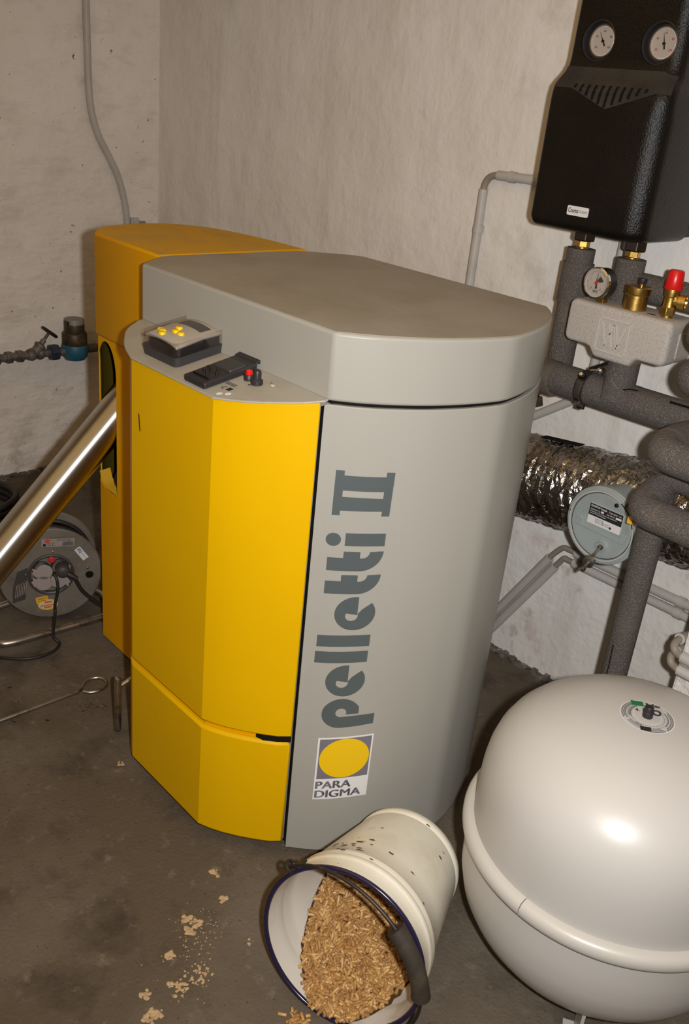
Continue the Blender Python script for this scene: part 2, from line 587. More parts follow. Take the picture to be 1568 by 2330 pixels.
ARCF = arc_fine()
SEG = [0.0]
for a, b in zip(ARCF, ARCF[1:]):
    SEG.append(SEG[-1] + math.hypot(b[0] - a[0], b[1] - a[1]))


def arc_at(u, off=0.0):
    for i in range(len(SEG) - 1):
        if u <= SEG[i + 1] or i == len(SEG) - 2:
            t = (u - SEG[i]) / (SEG[i + 1] - SEG[i])
            (x0, y0), (x1, y1) = ARCF[i], ARCF[i + 1]
            dx, dy = x1 - x0, y1 - y0
            L = math.hypot(dx, dy)
            return x0 + dx * t + dy / L * off, y0 + dy * t - dx / L * off


lid_poly = ARCF + [(1.574, -.423), (1.540, -.450), (1.498, -.506), (1.470, -.55), (1.463, -.87), (1.468, -.916), (1.530, -.992)]


def inset(poly, d):
    cx = sum(p[0] for p in poly) / len(poly)
    cy = sum(p[1] for p in poly) / len(poly)
    out = []
    n = len(poly)
    for i in range(n):
        a, b, c = V(poly[i - 1]), V(poly[i]), V(poly[(i + 1) % n])
        t = (c - a).normalized()
        nn = V((-t.y, t.x))
        out.append((b.x + nn.x * d, b.y + nn.y * d))
    return out


obj('lid', MB().prism(lid_poly, 0.977, 1.09), 'grey_paint', boiler, bevel=0.005, bseg=3)
obj('lid_top', MB().prism(inset(lid_poly, 0.006), 1.0895, 1.0908), 'grey_dusty', boiler, smooth=0, label='dusty top of grey lid')
obj('lid_seam', MB().prism(inset(lid_poly, 0.008), 0.965, 0.98), 'gap_black', boiler, smooth=0)
body_poly = [(2.0988, -.9975)] + ARCF + [(1.60, -.425), (1.535, -.48), (1.535, -.985), (2.0988, -.985)]
obj('side_panel', MB().prism(body_poly, 0.016, 0.971), 'grey_paint', boiler, bevel=0.003)
obj('plinth', MB().prism(inset(lid_poly, 0.03), 0.0, 0.02), 'gap_black', boiler, smooth=0)

DF = [(1.545, -1.0), (1.562, -1.023), (1.584, -1.044), (1.61, -1.064), (1.640, -1.084), (1.665, -1.099), (1.690, -1.11),
      (1.950, -1.11), (1.975, -1.099), (2.0, -1.085), (2.03, -1.064), (2.056, -1.043), (2.078, -1.023), (2.095, -1.0)]


def shelf_z(x, y):
    return 0.979 + (y + 0.995) * 0.185


obj('door', MB().prism(DF, 0.297, lambda x, y: shelf_z(x, y) - 0.004), 'yellow_paint', boiler, smooth=20, bevel=0.003)
obj('ash_door', MB().prism(DF, 0.028, 0.283), 'yellow_paint', boiler, smooth=20, bevel=0.006)
obj('door_gap', MB().prism([p for p in inset(DF, 0.01) if p[0] < 2.05] + [(2.03, -1.0)], 0.275, 0.305), 'yellow_burner', boiler, smooth=20, label='recessed yellow groove between the doors')
obj('door_seam', MB().box((2.090, -0.9945, 0.03), (2.0995, -0.980, 0.965)), 'gap_black', boiler, smooth=0)
obj('ash_door_catch', MB().prism([(2.040, -1.045), (2.056, -1.0405), (2.076, -1.0215), (2.0925, -1.0), (2.02, -1.0)], 0.2835, 0.2965), 'gap_black', boiler, smooth=0)
shelf_poly = [(1.532, -.990)] + [(p.x, p.y) for p in smooth_path([(1.530, -1.0, 0), (1.556, -1.041, 0), (1.598, -1.072, 0), (1.642, -1.096, 0), (1.692, -1.114, 0)], 5)] + \
             [(1.952, -1.114), (1.977, -1.103), (2.002, -1.089), (2.032, -1.068), (2.058, -1.046), (2.081, -1.025), (2.101, -.998), (2.101, -.990)]
obj('control_shelf', MB().prism(shelf_poly, lambda x, y: shelf_z(x, y) - 0.0035, shelf_z), 'grey_shelf', boiler, smooth=0, bevel=0.0012)

# burner hood at the back left
BA = [(1.463, -.508), (1.42, -.510), (1.34, -.514), (1.249, -.526), (1.167, -.548), (1.105, -.590), (1.070, -.644), (1.062, -.70),
      (1.070, -.768), (1.092, -.828), (1.130, -.874), (1.181, -.906)]
BF = [(p.x, p.y) for p in smooth_path([(x, y, 0) for x, y in BA], 4)]
hood_poly = BF + [(1.463, -.909)]
obj('burner_hood', MB().prism(hood_poly, 0.855, 1.09), 'yellow_burner', boiler, smooth=30, bevel=0.005, bseg=3)
obj('burner_hood_top', MB().prism(inset(hood_poly, 0.006), 1.0895, 1.0906), 'yellow_dusty', boiler, smooth=0, label='dusty yellow top of burner hood')
# lower burner cover: a bent sheet with an arched slot for the feed tube
def lift(poly, z):
    return [(x, y, z) for x, y in poly]


co, ci = inset(hood_poly, 0.005), inset(hood_poly, 0.008)
cover = obj('burner_cover', MB().rings([lift(co, 0.012), lift(co, 0.857), lift(ci, 0.857), lift(ci, 0.012)], closed=True), 'yellow_burner', boiler, smooth=30)
sx0, sx1 = 1.170, 1.267
slot = [(sx1, 0.460), (sx1, 0.765)]
for k in range(1, 12):
    t = PI * k / 12
    slot.append(((sx0 + sx1) / 2 + (sx1 - sx0) / 2 * math.cos(t), 0.765 + 0.082 * math.sin(t)))
slot += [(sx0, 0.765), (sx0, 0.500), (1.180, 0.476), (1.205, 0.463), (1.235, 0.460)]
cl_o, cl_i = inset(hood_poly, 0.0082), inset(hood_poly, 0.0102)  # added sheet behind the cover, interior shade put into its colour
inner_shade = obj('burner_inner_shade', MB().rings([lift(cl_o, 0.013), lift(cl_o, 0.856), lift(cl_i, 0.856), lift(cl_i, 0.013)], closed=True), 'burner_shade_olive', boiler, smooth=30, label='dark sheet painting the shade inside the burner cover')
cut(inner_shade, [MB().rings([[(x, -0.99, z) for x, z in slot], [(x, -0.86, z) for x, z in slot]])], 30)
cut(cover, [MB().rings([[(x, -0.99, z) for x, z in slot], [(x, -0.86, z) for x, z in slot]])], 30)
# bent lip below the slot and a dark sheet painted as the shade inside
obj('slot_lip', MB().add([(1.176, -.900, 0.500), (1.186, -.900, 0.477), (1.207, -.900, 0.465), (1.268, -.900, 0.461),
                          (1.176, -.870, 0.503), (1.186, -.870, 0.480), (1.207, -.870, 0.468), (1.268, -.870, 0.464)],
                         [(0, 1, 5, 4), (1, 2, 6, 5), (2, 3, 7, 6)]), 'yellow_dusty', boiler, smooth=60, fix=False)
obj('burner_back_shade', MB().prism([(1.14, -.70), (1.30, -.70), (1.30, -.56), (1.14, -.56)], 0.02, 0.84), 'burner_shade_olive', boiler, smooth=0, label='dark sheet painted as the shade behind the slot')
obj('burner_flange', MB().lathe((1.262, -.850, 0.500), (0, -1, 0.1), [(0.03, 0), (0.03, 0.03), (0.022, 0.03), (0.022, 0.045)], 20), 'dark_metal', boiler, label='black fitting inside the slot')
# shaker handle
hb = obj('grate_handle', MB().lathe((1.5690, -1.0780, 0.012), (0.02, 0.0, 1), [(0.0075, 0), (0.0085, 0.003), (0.0085, 0.146), (0.007, 0.151), (0.003, 0.153)], 16), 'steel', boiler, label='upright steel bar handle')
obj('handle_stem', MB().cyl((1.572, -1.078, 0.137), (1.572, -1.0, 0.16), 0.006, seg=12), 'steel', hb)

# lettering on the side panel -----------------------------------------------------------------
letters = MB()


def tilt(u, z):
    return z + (u - 0.07) * 0.09 * min(1.0, max(0.0, (0.86 - z) / 0.56))


def face(u, z, off=0.0008):
    x, y = arc_at(u, off)
    return (x, y, tilt(u, z))


def glyph(poly, holes=()):
    """poly of (z, u); triangulated with holes and laid on the curved panel"""
    bm = bmesh.new()
    es = []
    for loop in (poly,) + tuple(holes):
        vs = [bm.verts.new((z, u, 0)) for z, u in loop]
        es += [bm.edges.new((vs[i], vs[(i + 1) % len(vs)])) for i in range(len(vs))]
    bmesh.ops.triangle_fill(bm, use_beauty=True, edges=es)
    bmesh.ops.subdivide_edges(bm, edges=[e for e in bm.edges if abs(e.verts[0].co.y - e.verts[1].co.y) > 0.03], cuts=3)
    bm.verts.index_update()
    letters.add([face(v.co.y, v.co.x) for v in bm.verts], [tuple(v.index for v in f.verts) for f in bm.faces])
    bm.free()


def sl(z):
    return 0.006 * (z - 0.48) / 0.26


def rect(z0, z1, u0, u1):
    return [(z0, u0), (z1, u0), (z1, u1), (z0, u1)]


def shifted(poly, z0):
    return [(z, u + sl(z0)) for z, u in poly]


def earc(cz, cu, rz, ru, a0, a1, n=14):
    return [(cz + rz * math.cos(math.radians(a0 + (a1 - a0) * k / n)), cu + ru * math.sin(math.radians(a0 + (a1 - a0) * k / n))) for k in range(n + 1)]


# p
glyph([(0.3310, 0.1425), (0.3285, 0.110), (0.3275, 0.078)] + earc(0.3620, 0.078, 0.0345, 0.0375, 180, 300, 14)[1:] +
      earc(0.3620, 0.0775, 0.0335, 0.037, 305, 360, 8) + [(0.3945, 0.085), (0.389, 0.097), (0.382, 0.105), (0.374, 0.111), (0.3585, 0.1112), (0.3585, 0.0875)] +
      earc(0.3630, 0.0770, 0.0100, 0.0105, 115, -180, 14) + [(0.3535, 0.0870), (0.3550, 0.143)])


def letter_e(cz, cu):
    out = [(cz + 0.0345, cu + 0.0045)] + earc(cz, cu, 0.0350, 0.0372, 0, -180, 20) + earc(cz, cu, 0.0350, 0.0372, 180, 52, 16)
    inn = [(cz + 0.0090, cu + 0.0125)] + earc(cz - 0.0045, cu - 0.0060, 0.0105, 0.0115, 70, 300, 14) + [(cz - 0.0030, cu + 0.0045)]
    return out + inn


glyph(letter_e(0.4361, 0.0785))
glyph(shifted(rect(0.4765, 0.5015, 0.0172, 0.1150), 0.48))
glyph(shifted(rect(0.5118, 0.5365, 0.0180, 0.1155), 0.49))
glyph(letter_e(0.5826, 0.0822))


def letter_t(z0):
    return [(z0, 0.0224), (z0 + 0.0258, 0.0224), (z0 + 0.0258, 0.0503), (z0 + 0.0385, 0.0503), (z0 + 0.0385, 0.0797), (z0 + 0.0258, 0.0797)] + \
           earc(z0 + 0.0385, 0.0840, 0.0127, 0.0125, 180, 90, 6) + [(z0 + 0.0395, 0.1210)] + earc(z0 + 0.0390, 0.0800, 0.0390, 0.0410, 95, 180, 10)


glyph(letter_t(0.6232))
glyph(letter_t(0.6698))
glyph(rect(0.7195, 0.7442, 0.0506, 0.1212))
glyph(earc(0.7306, 0.0300, 0.0127, 0.0133, 0, 345, 22))
# II, with joined serifs
glyph([(0.7766, 0.0228), (0.8590, 0.0232), (0.8597, 0.0379), (0.8509, 0.0381), (0.8511, 0.1098), (0.8600, 0.1100), (0.8600, 0.1244),
       (0.7775, 0.1228), (0.7775, 0.1088), (0.7867, 0.1090), (0.7860, 0.0364), (0.7770, 0.0364)],
      [[(0.8120, 0.0378), (0.8234, 0.0378), (0.8236, 0.1087), (0.8110, 0.1083)]])
obj('lettering', letters, 'letter_grey', boiler, smooth=30, label='large dark grey lettering running up the panel')

# maker badge
letters = MB()


def face1(u, z):
    return face(u, z, 0.0007)


def patch(mb, z0, z1, u0, u1, off, n=6):
    vs, fs = [], []
    for i in range(n + 1):
        u = u0 + (u1 - u0) * i / n
        vs += [face(u, z0, off), face(u, z1, off)]
    for i in range(n):
        fs.append((2 * i, 2 * i + 2, 2 * i + 3, 2 * i + 1))
    mb.add(vs, fs)


def tilted_patch(z0, z1, u0, u1, off):
    mb_ = MB()
    patch(mb_, z0, z1, u0, u1, off)
    return mb_


badge = obj('badge', tilted_patch(0.1525, 0.3048, 0.0395, 0.1475, 0.0007), 'badge_white', boiler, smooth=30, label='white badge with a yellow disc above two lines of lettering')
obj('badge_field', tilted_patch(0.2040, 0.3012, 0.0432, 0.1442, 0.0011), 'badge_mauve', badge, smooth=30)
mb = MB()
vs, fs = [], []
for q in range(7):
    vs += [face(0.0937 + (u - 0.0937) * (q + 0.02) / 6.02, 0.2533 + (z - 0.2533) * (q + 0.02) / 6.02, 0.0016) for u, z in [(u, z) for z, u in earc(0.2533, 0.0937, 0.0475, 0.0490, 0, 354, 59)]]
for q in range(6):
    fs += [(q * 60 + i, q * 60 + (i + 1) % 60, q * 60 + 60 + (i + 1) % 60, q * 60 + 60 + i) for i in range(60)]
fs.append(tuple(range(60)))
mb.add(vs, fs)
obj('badge_disc', mb, 'badge_yellow', badge, smooth=30)
mb = MB()
for sh in (-0.0010, -0.0003, 0.0004, 0.0011):
    put_text(mb, 'PARA', lambda x, y: face(0.0434 + x + sh, 0.1802 + y + sh * 0.4, 0.0012), 0.0255, 0.0690)
    put_text(mb, 'DIGMA', lambda x, y: face(0.0434 + x + sh, 0.1575 + y + sh * 0.4, 0.0012), 0.0255, 0.0905)
obj('badge_lettering', mb, 'badge_mauve', badge, smooth=0)

# control unit on the shelf ---------------------------------------------------------------------
cu_c = V((1.742, -1.038, 0.0))
ex, ey = V((1, 0, 0)), V((0, 1, 0))


def rrect(cx, cy, hx, hy, r, z, n=5, taper=None):
    out = []
    for sx, sy, a in ((1, 1, 0), (-1, 1, 90), (-1, -1, 180), (1, -1, 270)):
        for k in range(n + 1):
            t = math.radians(a + 90 * k / n)
            out.append((cx + sx * (hx - r) + r * math.cos(t), cy + sy * (hy - r) + r * math.sin(t), z))
    return out


def shelf_ring(cx, cy, hx, hy, r, dz, n=5):
    return [V((x, y, shelf_z(x, y) + dz)) for x, y, z in rrect(cx, cy, hx, hy, r, 0, n)]


cx, cy = 1.747, -1.030
ctl = obj('control_unit', MB().rings([shelf_ring(cx, cy, 0.056, 0.058, 0.010, 0.0005), shelf_ring(cx, cy, 0.059, 0.061, 0.012, 0.018)]),
          'dark_plastic', boiler, smooth=35, label='flat control unit with clear cover and yellow buttons')
# curved beige face: higher in the middle
def face_z(x, y):
    return shelf_z(x, y) + 0.046 - 2.2 * (x - cx) ** 2 - 0.05 * abs(y - cy)
mb = MB()
nx, ny = 14, 4
hx, hy = 0.055, 0.057
vs, fs = [], []
for i in range(nx + 1):
    for j in range(ny + 1):
        x = cx - hx + 2 * hx * i / nx
        y = cy - hy + 2 * hy * j / ny
        vs.append((x, y, face_z(x, y)))
for i in range(nx):
    for j in range(ny):
        a = i * (ny + 1) + j
        fs.append((a, a + ny + 1, a + ny + 2, a + 1))
mb.add(vs, fs)
pl = obj('control_face', mb, 'panel_beige', ctl, smooth=60)
so = pl.modifiers.new('thick', 'SOLIDIFY')
so.thickness = 0.005
so.offset = -1
obj('control_body', MB().rings([shelf_ring(cx, cy, 0.050, 0.052, 0.010, 0.018), shelf_ring(cx, cy, 0.050, 0.052, 0.010, 0.032)]), 'black_plastic', ctl)
obj('clear_cover', MB().rings([shelf_ring(cx, cy, 0.0585, 0.0605, 0.012, 0.019), shelf_ring(cx, cy, 0.0575, 0.0595, 0.012, 0.044)], False, False), 'clear_plastic', ctl, label='clear plastic cover')
mb = MB()
vs, fs = [], []
for i in range(11):
    x = cx - 0.038 + 0.076 * i / 10
    vs += [(x, cy + 0.004, face_z(x, cy + 0.004) + 0.0008), (x, cy + 0.028, face_z(x, cy + 0.028) + 0.0008)]
mb.add(vs, [(2 * i, 2 * i + 2, 2 * i + 3, 2 * i + 1) for i in range(10)])
obj('display', mb, 'display_grey', ctl, smooth=60, fix=False)
for x, y in ((1.716, -1.064), (1.727, -1.068), (1.738, -1.076), (1.744, -1.044), (1.752, -1.056), (1.768, -1.056)):
    z = face_z(x, y)
    obj('button', MB().rings([rrect(x, y, 0.0072, 0.0062, 0.005, z - 0.001, 3), rrect(x, y, 0.0070, 0.0060, 0.005, z + 0.003, 3), rrect(x, y, 0.0055, 0.0045, 0.004, z + 0.0045, 3)]), 'button_yellow', ctl, smooth=50)

# empty black holder beside it
hx0, hx1, hy0, hy1 = 1.858, 1.920, -1.108, -0.997


def sz(x, y, d):
    return (x, y, shelf_z(x, y) + d)


mb = MB()
holder = [sz(hx0, hy0, 0.0005), sz(hx1, hy0, 0.0005), sz(hx1, hy1, 0.0005), sz(hx0, hy1, 0.0005), sz(hx0, hy0, 0.012), sz(hx1, hy0, 0.012), sz(hx1, hy1, 0.014), sz(hx0, hy1, 0.014)]
mb.add(holder, [(0, 3, 2, 1), (4, 5, 6, 7), (0, 1, 5, 4), (1, 2, 6, 5), (2, 3, 7, 6), (3, 0, 4, 7)])
hol = obj('terminal_holder', mb, 'black_plastic', boiler, smooth=0, bevel=0.003, label='black plastic holder with open pins')
obj('holder_pad', MB().rings([shelf_ring(1.890, -1.035, 0.026, 0.019, 0.003, 0.012), shelf_ring(1.890, -1.035, 0.025, 0.018, 0.003, 0.0155)]), 'dark_plastic', hol)
mb = MB()
mb.add([sz(hx0, hy1 - .004, 0.012), sz(hx1, hy1 - .004, 0.012), sz(hx1, hy1 + .008, 0.010), sz(hx0, hy1 + .008, 0.010),
        sz(hx0, hy1 - .004, 0.015), sz(hx1, hy1 - .004, 0.015), sz(hx1, hy1 + .008, 0.018), sz(hx0, hy1 + .008, 0.018)],
       [(0, 3, 2, 1), (4, 5, 6, 7), (0, 1, 5, 4), (1, 2, 6, 5), (2, 3, 7, 6), (3, 0, 4, 7)])
obj('holder_rim', mb, 'black_plastic', hol, smooth=0, bevel=0.002)
for px_, py_ in ((1.872, -1.066), (1.884, -1.070), (1.896, -1.064), (1.878, -1.080), (1.892, -1.084), (1.906, -1.074)):
    z = shelf_z(px_, py_)
    obj('pin', MB().cyl((px_, py_, z + 0.011), (px_, py_, z + 0.018), 0.0025, seg=8), 'dark_metal', hol)
mb = MB()
mb.obox(sz(1.889, -1.094, 0.0125), (0.022, 0, 0), (0, 0.0015, 0), (0, 0, 0.002))
obj('holder_slot', mb, 'gap_black', hol, smooth=0)
# reset button and knob
z = shelf_z(1.941, -1.031)
rb = obj('button_collar', MB().lathe((1.941, -1.031, z), (0, 0, 1), [(0.0088, 0), (0.0088, 0.008), (0.0075, 0.010)], 20), 'black_plastic', boiler)
obj('reset_button', MB().lathe((1.941, -1.031, z + 0.009), (0, 0, 1), [(0.0062, 0), (0.0060, 0.007), (0.004, 0.009), (0.0005, 0.0095)], 20), 'red_plastic', rb, label='red push button')
z = shelf_z(1.966, -1.033)
obj('knob', MB().lathe((1.966, -1.033, z), (0, 0, 1), [(0.0105, 0), (0.0105, 0.007), (0.009, 0.009), (0.0072, 0.010), (0.0072, 0.020), (0.006, 0.024), (0.003, 0.026), (0.0005, 0.0265)], 24), 'black_plastic', boiler, label='black rotary knob')
# printed symbols on the shelf
mb = MB()


def shelf_pt(x0, y0):
    return lambda x, y: (x0 + x, y0 + y, shelf_z(x0 + x, y0 + y) + 0.0006)


for k in range(6):
    f = shelf_pt(1.921 + k * 0.0045, -1.067)
    mb.add([f(0, 0), f(0.002, 0), f(0.003, 0.009), f(0.001, 0.009)], [(0, 1, 2, 3)])
put_text(mb, 'C', shelf_pt(1.931, -1.083), 0.013, bold=0.01)
f = shelf_pt(1.944, -1.082)
mb.add([f(0, 0), f(0.010, 0), f(0.010, 0.010), f(0, 0.010)], [(0, 1, 2, 3)])
f = shelf_pt(1.956, -1.045)
mb.add([f(0, 0), f(0.006, 0), f(0.006, 0.003), f(0, 0.003)], [(0, 1, 2, 3)])
put_text(mb, 'Y', shelf_pt(1.978, -1.018), 0.010)
o_ = obj('shelf_print', mb, 'ink', boiler, smooth=0)
o_['kind'] = 'stuff'
mb = MB()
for x0, y0 in ((1.951, -1.099), (1.963, -1.090)):
    f = shelf_pt(x0, y0)
    mb.add([f(0.0055 * math.cos(t * PI / 8), 0.0055 * math.sin(t * PI / 8)) for t in range(16)], [tuple(range(16))])
f = shelf_pt(1.988, -1.022)
mb.add([f(0, 0), f(0.008, 0), f(0.008, 0.005), f(0, 0.005)], [(0, 1, 2, 3)])
o_ = obj('shelf_print', mb, 'badge_white', boiler, smooth=0)
o_['kind'] = 'stuff'
# scratches on the door
obj('door_scratch', MB().add([(1.714, -1.1108, 0.855), (1.718, -1.1108, 0.853), (1.722, -1.1108, 0.822), (1.719, -1.1108, 0.820)], [(0, 1, 2, 3)]), 'iron', boiler, smooth=0)

# ------------------------------------------------------------------ pellet feed tube
tA, tB = V((1.2195, -.883, 0.656)), V((1.205, -1.083, 0.446))
td = (tB - tA).normalized()
t0, t1 = tA - td * 0.13, tA + td * 0.855
tube = thing('feed_tube', 'shiny zinc pellet feed tube running into the slot of the yellow burner', 'pipe', t1)
mb = MB()
mb.lathe(t0, td, [(0.0475, 0), (0.0475, 0.985)], 48)
obj('tube', mb, 'zinc_tube', tube)
obj('tube_collar', MB().lathe(t1 - td * 0.03, td, [(0.0475, 0), (0.052, 0.002), (0.052, 0.03), (0.0475, 0.031)], 48), 'zinc_tube', tube)

# ------------------------------------------------------------------ expansion tank
tx, ty = 2.636, -0.720
tank = thing('expansion_tank', 'large white expansion vessel with a clamp ring standing on the floor', 'tank', (tx, ty, 0))
DOME = [(0.2450, 0.295), (0.2450, 0.345), (0.2445, 0.375), (0.2430, 0.402), (0.2390, 0.430), (0.2310, 0.457), (0.2180, 0.481), (0.1990, 0.503), (0.1730, 0.523),
        (0.1400, 0.539), (0.1030, 0.551), (0.0620, 0.558), (0.0300, 0.5602), (0.0, 0.561)]


def dome_z(r):
    for (r0, z0), (r1, z1) in zip(DOME[::-1], DOME[::-1][1:]):
        if r0 <= r <= r1:
            return z0 + (z1 - z0) * (r - r0) / (r1 - r0)
    return 0.3


obj('upper_shell', MB().lathe((tx, ty, 0), (0, 0, 1), DOME, 96, cap0=False), 'tank_white', tank, smooth=50)
obj('lower_shell', MB().lathe((tx, ty, 0), (0, 0, 1), [(0.249, 0.295), (0.251, 0.24), (0.249, 0.198), (0.241, 0.162), (0.225, 0.130), (0.204, 0.102), (0.172, 0.078),
                                                     (0.13, 0.062), (0.07, 0.052), (0.0, 0.05)], 96, cap0=False), 'tank_white', tank, smooth=50)
# the clamp ring, its two ends meeting at a joint
ja = math.atan2(-1.0, -0.02)
RP = [(0.243, -0.016), (0.252, -0.0165), (0.2595, -0.013), (0.2625, -0.006), (0.2625, 0.004), (0.259, 0.011), (0.252, 0.015), (0.243, 0.0155)]
rr = []
for k in range(145):
    a = ja + 0.0035 + (2 * PI - 0.007) * k / 144
    rr.append([(tx + r * math.cos(a), ty + r * math.sin(a), 0.3 + h) for r, h in RP])
obj('clamp_ring', MB().rings(rr), 'tank_band', tank, smooth=50)
mb = MB()
for k in range(3):
    a = math.radians(-58 + 120 * k)
    cx_, cy_ = tx + 0.165 * math.cos(a), ty + 0.165 * math.sin(a)
    u, v_ = V((math.cos(a), math.sin(a), 0)), V((-math.sin(a), math.cos(a), 0))
    m2 = MB().obox((cx_, cy_, 0.05), u * 0.028, v_ * 0.003, (0, 0, 0.05))
    m2.obox((cx_ + u.x * 0.0, cy_, 0.0015), u * 0.028, v_ * 0.022, (0, 0, 0.0015))
    obj('foot', m2, 'tank_white', tank, smooth=0, bevel=0.001)
# round data sticker and valve cap
lab = []


def sticker(r, a, off=0.0008):
    a = math.radians(a)
    return (tx + r * math.cos(a), ty + r * math.sin(a), dome_z(r) + off)


def sector(mb_, r0, r1, a0, a1, off=0.001, n=16):
    vs, fs = [], []
    for i in range(n + 1):
        a = a0 + (a1 - a0) * i / n
        vs += [sticker(r0, a, off), sticker(r1, a, off)]
    mb_.add(vs, [(2 * i, 2 * i + 1, 2 * i + 3, 2 * i + 2) for i in range(n)])


mb = MB()
sector(mb, 0.022, 0.043, 0, 360, 0.0006, 60)
st = obj('sticker', mb, 'sticker_film', tank, smooth=0, label='round white data sticker on top of the dome')
mb = MB()
for k, (a0, a1) in enumerate(((150, 235), (155, 230), (152, 238), (148, 228), (160, 232), (-10, 70), (-5, 62), (0, 66), (-70, -15), (-66, -18), (-60, -22), (285, 262))):
    r = (0.0405, 0.0375, 0.0350, 0.0295, 0.0270, 0.0405, 0.0375, 0.0330, 0.0405, 0.0370, 0.0335, 0.0300)[k]
    sector(mb, r - 0.0009, r + 0.0009, a0, a1)
for k in range(16):
    sector(mb, 0.031, 0.039, 246 + k * 2.5, 247.1 + k * 2.5, n=1)
for k in range(46):
    a = 130 + 3.9 * k * 1.9
    sector(mb, 0.0262, 0.0282, a, a + 2.4, n=1)
    sector(mb, 0.0312, 0.0326, a + 1.5, a + 4.4, n=1)
obj('sticker_print', mb, 'ink_grey', st, smooth=0)
mb = MB()
sector(mb, 0.0428, 0.0440, 0, 360, 0.0009, 60)
sector(mb, 0.0215, 0.0222, 0, 360, 0.0009, 60)
o_ = obj('sticker_edge', mb, 'label_white', st, smooth=0)
o_['kind'] = 'stuff'
sdx, sdy = V((0.78, 0.62, 0)).normalized(), V((-0.62, 0.78, 0)).normalized()


def on_dome(x0, y0):
    def f(x, y):
        p = V((tx, ty, 0)) + sdx * (x0 + x) + sdy * (y0 + y)
        return (p.x, p.y, dome_z(math.hypot(p.x - tx, p.y - ty)) + 0.0012)
    return f


def quad(mb_, f, w_, h_):
    mb_.add([f(0, 0), f(w_, 0), f(w_, h_), f(0, h_)], [(0, 1, 2, 3)])


mb = MB()
quad(mb, on_dome(-0.022, 0.026), 0.020, 0.014)
obj('sticker_print', mb, 'label_green', st, smooth=0)
mb = MB()
put_text(mb, 'Reflex', on_dome(0.002, 0.029), 0.013, 0.024, bold=0.03)
quad(mb, on_dome(-0.016, -0.040), 0.017, 0.010)
put_text(mb, '4.', on_dome(-0.018, 0.010), 0.010, bold=0.03)
put_text(mb, '3', on_dome(-0.006, 0.014), 0.010, bold=0.03)
o_ = obj('sticker_print', mb, 'ink', st, smooth=0)
o_['kind'] = 'stuff'
zc = dome_z(0.0)
vc = obj('valve_cap', MB().lathe((tx, ty, zc - 0.001), (0, 0, 1), [(0.0085, 0), (0.0085, 0.010), (0.0075, 0.011), (0.0072, 0.018), (0.006, 0.020), (0.0005, 0.0203)], 20), 'black_plastic', tank, label='black valve cap')
obj('cap_loop', MB().tube([(tx + 0.012 + 0.006 * math.cos(k * PI / 8), ty + 0.004 + 0.006 * math.sin(k * PI / 8), zc + 0.012) for k in range(16)], 0.0012, 8, closed=True), 'black_plastic', vc)

# ------------------------------------------------------------------ bucket of wood pellets
BC1, BAX, BR1, BR2, BL = V((2.4261, -1.1542, 0.1475)), V((-0.33865, 0.92942, -0.14663)).normalized(), 0.1465, 0.1055, 0.2856
BH = V((BAX.y, -BAX.x, 0)).normalized()          # horizontal, towards +x
BU = BAX.cross(BH).normalized()
if BU.z < 0:
    BU = -BU


def bk(s, r, a):
    a = math.radians(a)
    return BC1 + BAX * s + BH * (r * math.cos(a)) + BU * (r * math.sin(a))


def br(s):
    return BR1 - (BR1 - BR2) * s / BL


bucket = thing('bucket', 'old white enamel bucket lying on its side, full of wood pellets', 'bucket', (BC1.x, BC1.y, 0))


def blathe(prof, seg=72, cap0=False, cap1=False):
    return MB().rings([[bk(s, r, 360.0 * k / seg) for k in range(seg)] for s, r in prof], cap0, cap1)


prof = [(0.006, br(0.006) - 0.001)]
for s in (0.02, 0.04):
    prof.append((s, br(s) - 0.001))
prof += [(0.044, br(0.044) + 0.001), (0.049, br(0.049) + 0.0035), (0.056, br(0.056) + 0.001), (0.062, br(0.062) + 0.0005), (0.068, br(0.068) + 0.0035), (0.074, br(0.074) + 0.001), (0.078, br(0.078) - 0.001)]
for s in (0.12, 0.16, 0.20, 0.24, 0.262):
    prof.append((s, br(s) - 0.001))
prof += [(0.2635, br(0.2635) - 0.004), (0.266, br(0.266) - 0.002), (0.270, br(0.27) + 0.001), (0.282, br(0.282) + 0.002), (BL, br(BL) - 0.001)]
obj('body', blathe(prof), 'enamel', bucket, smooth=50)
inner = [(0.004, br(0.004) - 0.003)] + [(s, br(s) - 0.003) for s in (0.03, 0.045)] + [(0.052, br(0.052) - 0.0005), (0.06, br(0.06) - 0.003), (0.068, br(0.068) - 0.0005), (0.076, br(0.076) - 0.003)] + [(s, br(s) - 0.003) for s in (0.12, 0.18, 0.24, 0.272)]
obj('inside', blathe(inner + [(0.272, 0.0001)]), 'enamel_inside', bucket, smooth=50, label='white enamel inside of the bucket')
obj('base', blathe([(0.274, br(0.274) - 0.002), (0.274, 0.0001)]), 'enamel', bucket, smooth=0)
obj('rim', MB().tube([bk(0.002, BR1 - 0.001, 5 * k) for k in range(72)], 0.0043, 12, closed=True), 'blue_rim', bucket, label='dark blue enamelled rim')
# rust spots near the rim and along the side
for k in range(26):
    if k < 18:
        a, s = random.gauss(112, 9), random.gauss(0.10, 0.022)
    else:
        a, s = random.uniform(40, 125), random.uniform(0.03, 0.27)
    mb = MB()
    rs = random.uniform(0.0015, 0.0055)
    m = 8
    cen = (s, a)
    ring = []
    for q in range(m):
        t = 2 * PI * q / m
        rq = rs * random.uniform(0.55, 1.1)
        s2 = s + rq * math.cos(t) * 0.6
        a2 = a + math.degrees(rq * math.sin(t) * 1.5 / br(s))
        ring.append(bk(s2, br(s2) - 0.0002 + (0.0045 if 0.043 < s2 < 0.078 else 0), a2))
    mb.add(ring, [tuple(range(m))])
    obj('rust_spot', mb, 'rust', bucket, smooth=0)
